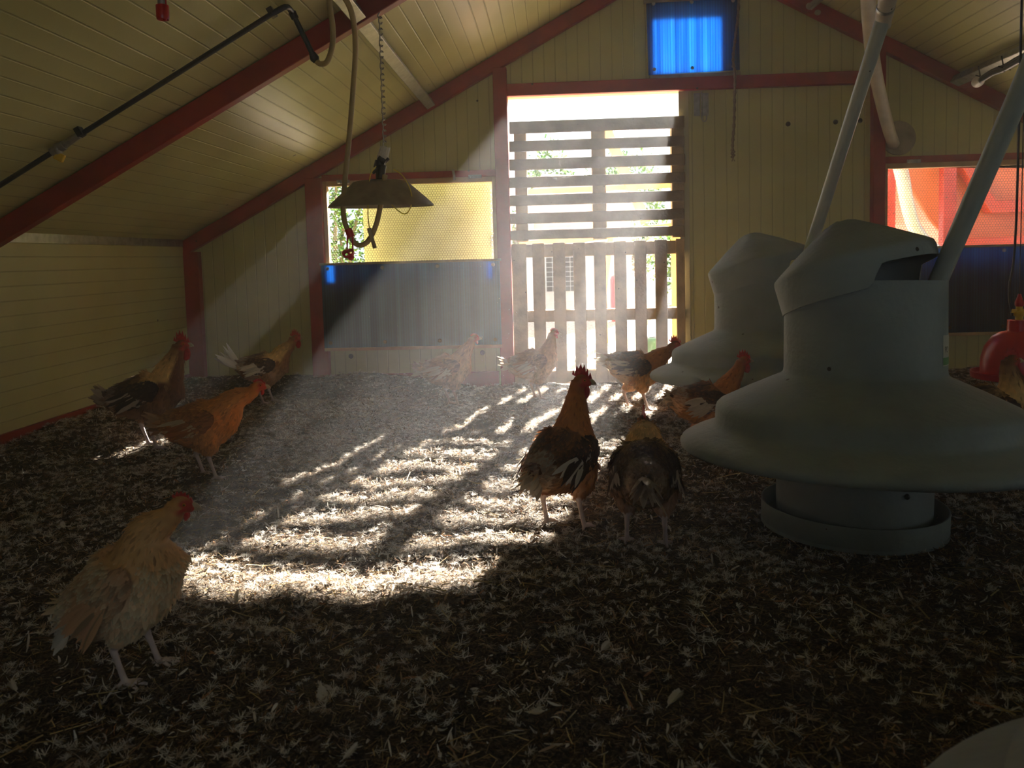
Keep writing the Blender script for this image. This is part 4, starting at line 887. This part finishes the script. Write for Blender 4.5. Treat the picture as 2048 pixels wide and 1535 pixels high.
for i, (px, py, wh) in enumerate(fp):
    p = fl(px, py)
    if i < 3:
        o = fm[i].build('feather', M['down'], colors=True); fme.append(o)
    else: o = fme[i % 3].copy(); COL.objects.link(o)
    o.location = (p[0], p[1], float(lh(p[0], p[1]))+.013); o.rotation_euler = (random.uniform(-.4, .4), random.uniform(-.4, .4), random.uniform(0, 6.28)); s = random.uniform(.75, 1.3); o.scale = (s, s, s)
    tag(o, 'loose pale feather '+wh, 'feather', 'loose feathers on the litter in front')

# ------------------------------------------------------------------ outside
b = MB(); b.box(-30, 30, D+TH, 60, -.06, -.0)
m, nt, bs = newmat('bright_woodchip_yard')
geo = N(nt, 'ShaderNodeNewGeometry'); nz = N(nt, 'ShaderNodeTexNoise'); nz.inputs['Scale'].default_value = 28; nz.inputs['Detail'].default_value = 5; L(nt, geo.outputs['Position'], nz.inputs['Vector'])
cr = N(nt, 'ShaderNodeValToRGB'); L(nt, nz.outputs['Fac'], cr.inputs[0]); q = cr.color_ramp.elements; q[0].position = .35; q[0].color = (.16, .11, .07, 1); q[1].position = .58; q[1].color = (.5, .42, .34, 1)
L(nt, cr.outputs[0], bs.inputs['Base Color']); bs.inputs['Roughness'].default_value = .9
struct(b.build('ground', m))
def leafmass(name, c, r, n, label, cat, cols, size=.05, parent=None):
    x = rng.normal(0, .48, (n, 3)); x /= np.maximum(1, np.linalg.norm(x, axis=1, keepdims=True)/1.0); rad = .6+.4*rng.random((n, 1)); u = x/np.linalg.norm(x, axis=1, keepdims=True)
    lump = 1+.16*np.sin(u[:, :1]*7+u[:, 1:2]*5)+.12*np.sin(u[:, 2:]*9+u[:, :1]*4)
    p = np.array(c)+u*rad*lump*np.array(r); k = palette(n, cols, [1]*len(cols), .3)
    V, Fq, C = strips(p[:, 0], p[:, 1], p[:, 2], np.full(n, size)*rng.uniform(.6, 1.3, n), np.full(n, size*.5), rng.uniform(0, 6.28, n), rng.uniform(-1, 1, n), rng.normal(0, .3, n), k, seg=2)
    me = npmesh(name, V, Fq, C, M['leaf']); o = bpy.data.objects.new(name, me); COL.objects.link(o)
    return o
G = [(.05, .12, .02), (.08, .17, .03), (.16, .25, .05), (.03, .08, .015)]; FLW = [(.5, .36, .28), (.4, .42, .28), (.16, .24, .09), (.55, .5, .45)]
def bush(name, c, r, n, label, cat='bush', cols=G, size=.05):
    e = empty(name, (c[0], c[1], 0), label, cat)
    rel(leafmass('foliage', c, r, n, label, cat, cols, size), e)
    b = MB()
    for k in range(5):
        a = k*1.26; b.tube([Vector((c[0]+.05*math.cos(a), c[1]+.05*math.sin(a), 0)), Vector((c[0]+.3*r[0]*math.cos(a), c[1]+.3*r[1]*math.sin(a), c[2])), Vector((c[0]+.6*r[0]*math.cos(a), c[1]+.5*r[1]*math.sin(a), c[2]+.5*r[2]))], [.03, .02, .008], 6)
    rel(b.build('stem', M['woodd'], smooth=True), e)
bush('leafy_shrub', (-2.05, 7.6, 1.1), (.62, .45, 1.25), 9000, 'green leafy shrub outside the left mesh window', size=.045)
bush('garden_bush', (2.6, 14.5, .75), (.9, .7, .85), 6000, 'bright green bush beyond the right side of the gate', size=.07)
bush('flowering_hedge', (0.2, 22, 1.0), (2.6, .9, 1.5), 12000, 'pale flowering hedge far behind the grey shed', cols=FLW, size=.11)
bush('flowering_hedge', (5.2, 24, 1.1), (2.0, .9, 1.6), 9000, 'white flowering hedge far beyond the right side of the gate', cols=FLW, size=.11)
bush('distant_tree', (-.2, 42, 3.2), (1.7, 1.2, 3.3), 4000, 'hazy distant tree above the hedge on the left', 'tree', size=.2)
bush('distant_tree', (4.6, 52, 3.9), (2.6, 1.4, 3.6), 5000, 'hazy distant tree above the hedge in the middle', 'tree', size=.2)
bush('garden_bush', (6.6, 10.6, .7), (1.9, .8, 1.1), 9000, 'green bush outside the right mesh window behind the white hose', size=.06)
# cream door leaf standing open outside the left window
e = empty('open_door', (-.36, 6.08, 0), 'cream door leaf folded open outside, behind the left mesh window', 'door')
b = MB(); b.box(-1.40, -.34, 6.06, 6.105, .01, 1.96); rel(b.build('door_panel', M['creamo'], bevel=.004), e)
b = MB(); b.box(-.46, -.40, 6.045, 6.06, .95, 1.05); b.tube([(-.43, 6.03, .97), (-.43, 6.03, 1.03)], .008); rel(b.build('handle', M['galv'], bevel=.002), e)
# grey shed
e = empty('garden_shed', (-.1, 13, 0), 'pale grey boarded shed in the yard seen through the pallets', 'shed')
b = MB(); x0, x1 = at(1050, 500, 13)[0], at(1262, 500, 13)[0]
b.box(x0, x1, 13, 14.6, 0, 1.5)
for k in range(10): b.box(x0-.01, x1+.01, 12.985, 13, .03+k*.147, .03+k*.147+.12)
rel(b.build('wall', M['shedw']), e)
b = MB(); b.prism([(x0-.15, 1.46), (x1+.15, 1.46), (x1-.2, 2.05), (x0+.3, 2.15)], 12.8, 14.8); rel(b.build('roof', M['shedr']), e)
b = MB(); xa, xb = at(1093, 550, 12.97)[0], at(1152, 550, 12.97)[0]; b.box(xa, xb, 12.95, 12.98, .33, 1.25); w = b.build('window', M['black']); rel(w, e)
b = MB()
for k in range(1, 12): b.box(xa, xb, 12.94, 12.948, .33+k*.075, .336+k*.075)
for k in range(1, 5): b.box(xa+(xb-xa)*k/5, xa+(xb-xa)*k/5+.006, 12.94, 12.948, .33, 1.25)
o = b.build('grille', M['shedw']); rel(o, e)
b = MB(); xa, xb = at(1052, 550, 12.9)[0], at(1070, 550, 12.9)[0]; b.box(xa, xb, 12.9, 12.98, .0, 1.45); rel(b.build('door', M['sblue']), e)
# orange timber swing frame
e = empty('timber_frame', (.8, 8, 0), 'orange timber frame with braces just outside the gate', 'frame')
def tb(nm, a, c, w=.10): 
    b = MB(); b.bar(a, c, w, w); rel(b.build(nm, M['orange'], bevel=.004), e)
tb('brace', at(1208, 250, 8), at(1292, 445, 8), .095); tb('beam', at(1040, 384, 8.1), at(1352, 370, 8.1), .05); tb('beam', at(1040, 492, 7.9), at(1352, 452, 7.9), .075)
tb('post', at(1352, 452, 8), (at(1354, 700, 8)[0], 8, 0), .09); tb('post', at(1206, 560, 8), (at(1210, 640, 8)[0], 8, 0), .06); tb('brace', at(1222, 470, 7.9), at(1206, 600, 7.9), .05)
tb('beam', (at(1040, 505, 8)[0], 8, .92), (at(1352, 505, 8)[0], 8, .95), .06)
# red bollard, green jug, wire chair
c = at(1236, 610, 11); b = MB(); b.lathe([(0, 0), (.10, 0), (.10, .55), (.08, .60), (0, .62)], 20, Matrix.Translation((c[0], 11, 0))); tag(b.build('red_barrel', M['redpl'], smooth=True), 'small red drum in the yard behind the pallet slats', 'drum')
c = fl(1303, 742); c = (c[0]+.02, 6.15, 0); e = empty('watering_can', c, 'dark green watering can just outside the gate slats', 'watering can')
b = MB(); b.lathe([(0, 0), (.085, 0), (.09, .02), (.085, .22), (.05, .26), (.045, .26)], 24); b.build('can', M['green'], e, smooth=True)
b = MB(); b.tube(spline([(-.07, 0, .2), (-.07, 0, .33), (0, 0, .42), (.07, 0, .36), (.075, 0, .22)], 6), .011); b.build('handle', M['shedw'], e, smooth=True)
c = at(1190, 745, 6.3); e = empty('wire_chair', (c[0], 6.3, 0), 'white wire chair standing low behind the pallet slats', 'chair')
b = MB()
b.tube(spline([(-.14, .1, 0), (-.13, 0, .13), (-.04, 0, .19), (.10, 0, .2), (.14, .1, 0)], 6), .006, 6)
for k in range(7): b.tube([(-.10+.035*k, 0, .02), (-.05+.03*k, .12, .18)], .003, 5)
b.build('seat_wires', M['shedw'], e, smooth=True)
b = MB()
for sx in (-.12, .12): b.tube([(sx, .14, 0), (sx*.8, .14, .2)], .006, 6)
b.build('leg', M['shedw'], e, smooth=True)
# red hopper (silo) outside the right window
YS = 7.4
def Pp(px, py, y=YS): p = at(px, py, y); return (p[0], p[2])
e = empty('feed_silo', (4.4, YS, 0), 'large orange red feed silo on a red frame outside the right window', 'silo')
b = MB(); b.prism([Pp(1795, 300), Pp(2300, 280), Pp(2200, 560), Pp(1980, 545), Pp(1880, 440)], YS+.2, YS+1.1); rel(b.build('cone', M['hopper_lit'], bevel=.02), e)
b = MB(); b.prism([Pp(1780, 60), Pp(2350, 50), Pp(2350, 300), Pp(1790, 305)], YS+.1, YS+1.2); rel(b.build('tank', M['hopper'], bevel=.02), e)
for a, c in (((1779, 300), (1779, 760)), ((1901, 320), (1899, 760)), ((2120, 300), (2110, 760))):
    b = MB(); p0_ = at(*a, YS); b.box(p0_[0]-.055, p0_[0]+.055, YS, YS+.09, 0, p0_[2]+.1); rel(b.build('leg', M['red'], bevel=.004), e)
b = MB(); b.prism([Pp(1900, 478), Pp(2300, 462), Pp(2300, 500), Pp(1900, 520)], YS-.02, YS+.06); rel(b.build('cross_rail', M['hopper'], bevel=.004), e)
b = MB(); b.prism([Pp(1925, 325), Pp(1945, 325), Pp(2000, 400), Pp(2120, 395), Pp(2120, 420), Pp(1990, 425)], YS+.05, YS+.18); rel(b.build('rib', M['hopper'], bevel=.006), e)
pts = [at(x, y, yy) for x, y, yy in ((1788, 290, D+.12), (1797, 320, D+.5), (1806, 360, 6.6), (1815, 410, 6.8), (1832, 460, 6.9), (1870, 500, 7.0), (1930, 525, 7.1))]
pipe('outdoor_duct', pts, .052, M['white'], 'white duct outside the right window running down to the silo', 'duct', 16)

# ------------------------------------------------------------------ dust and haze
m = bpy.data.materials.new('dusty_haze'); m.use_nodes = True; nt = m.node_tree; nt.nodes.remove(nt.nodes['Principled BSDF'])
vs = N(nt, 'ShaderNodeVolumeScatter'); vs.inputs['Color'].default_value = (.92, .95, 1.0, 1); vs.inputs['Density'].default_value = .028; vs.inputs['Anisotropy'].default_value = .55
L(nt, vs.outputs[0], nt.nodes['Material Output'].inputs['Volume'])
b = MB(); g = .012; b.prism([(XL+g, -.02), (XR-g, -.02), (XR-g, ZE-g), (RX, ZR-g*2), (XL+g, ZE-g)], YN+g, D-.004)
o = b.build('dusty_haze', m); tag(o, 'fine dust haze filling the air of the coop', 'haze', kind='stuff')
b = MB(); r = random.Random(3)
for k in range(420):
    y = r.uniform(2.0, 5.6); t = (5.7-y); x = r.uniform(-.32, .9)-.262*t+r.uniform(-.25, .25); z = max(.1, r.uniform(.0, 2.0)-.545*t)
    s = r.choice((.0010, .0013, .0018))
    b.add([(x+s, y, z), (x-s, y, z), (x, y+s, z), (x, y-s, z), (x, y, z+s), (x, y, z-s)], [(0, 2, 4), (2, 1, 4), (1, 3, 4), (3, 0, 4), (2, 0, 5), (1, 2, 5), (3, 1, 5), (0, 3, 5)])
tag(b.build('dust_motes', M['white']), 'bright floating dust specks in the sunbeam', 'dust', kind='stuff')
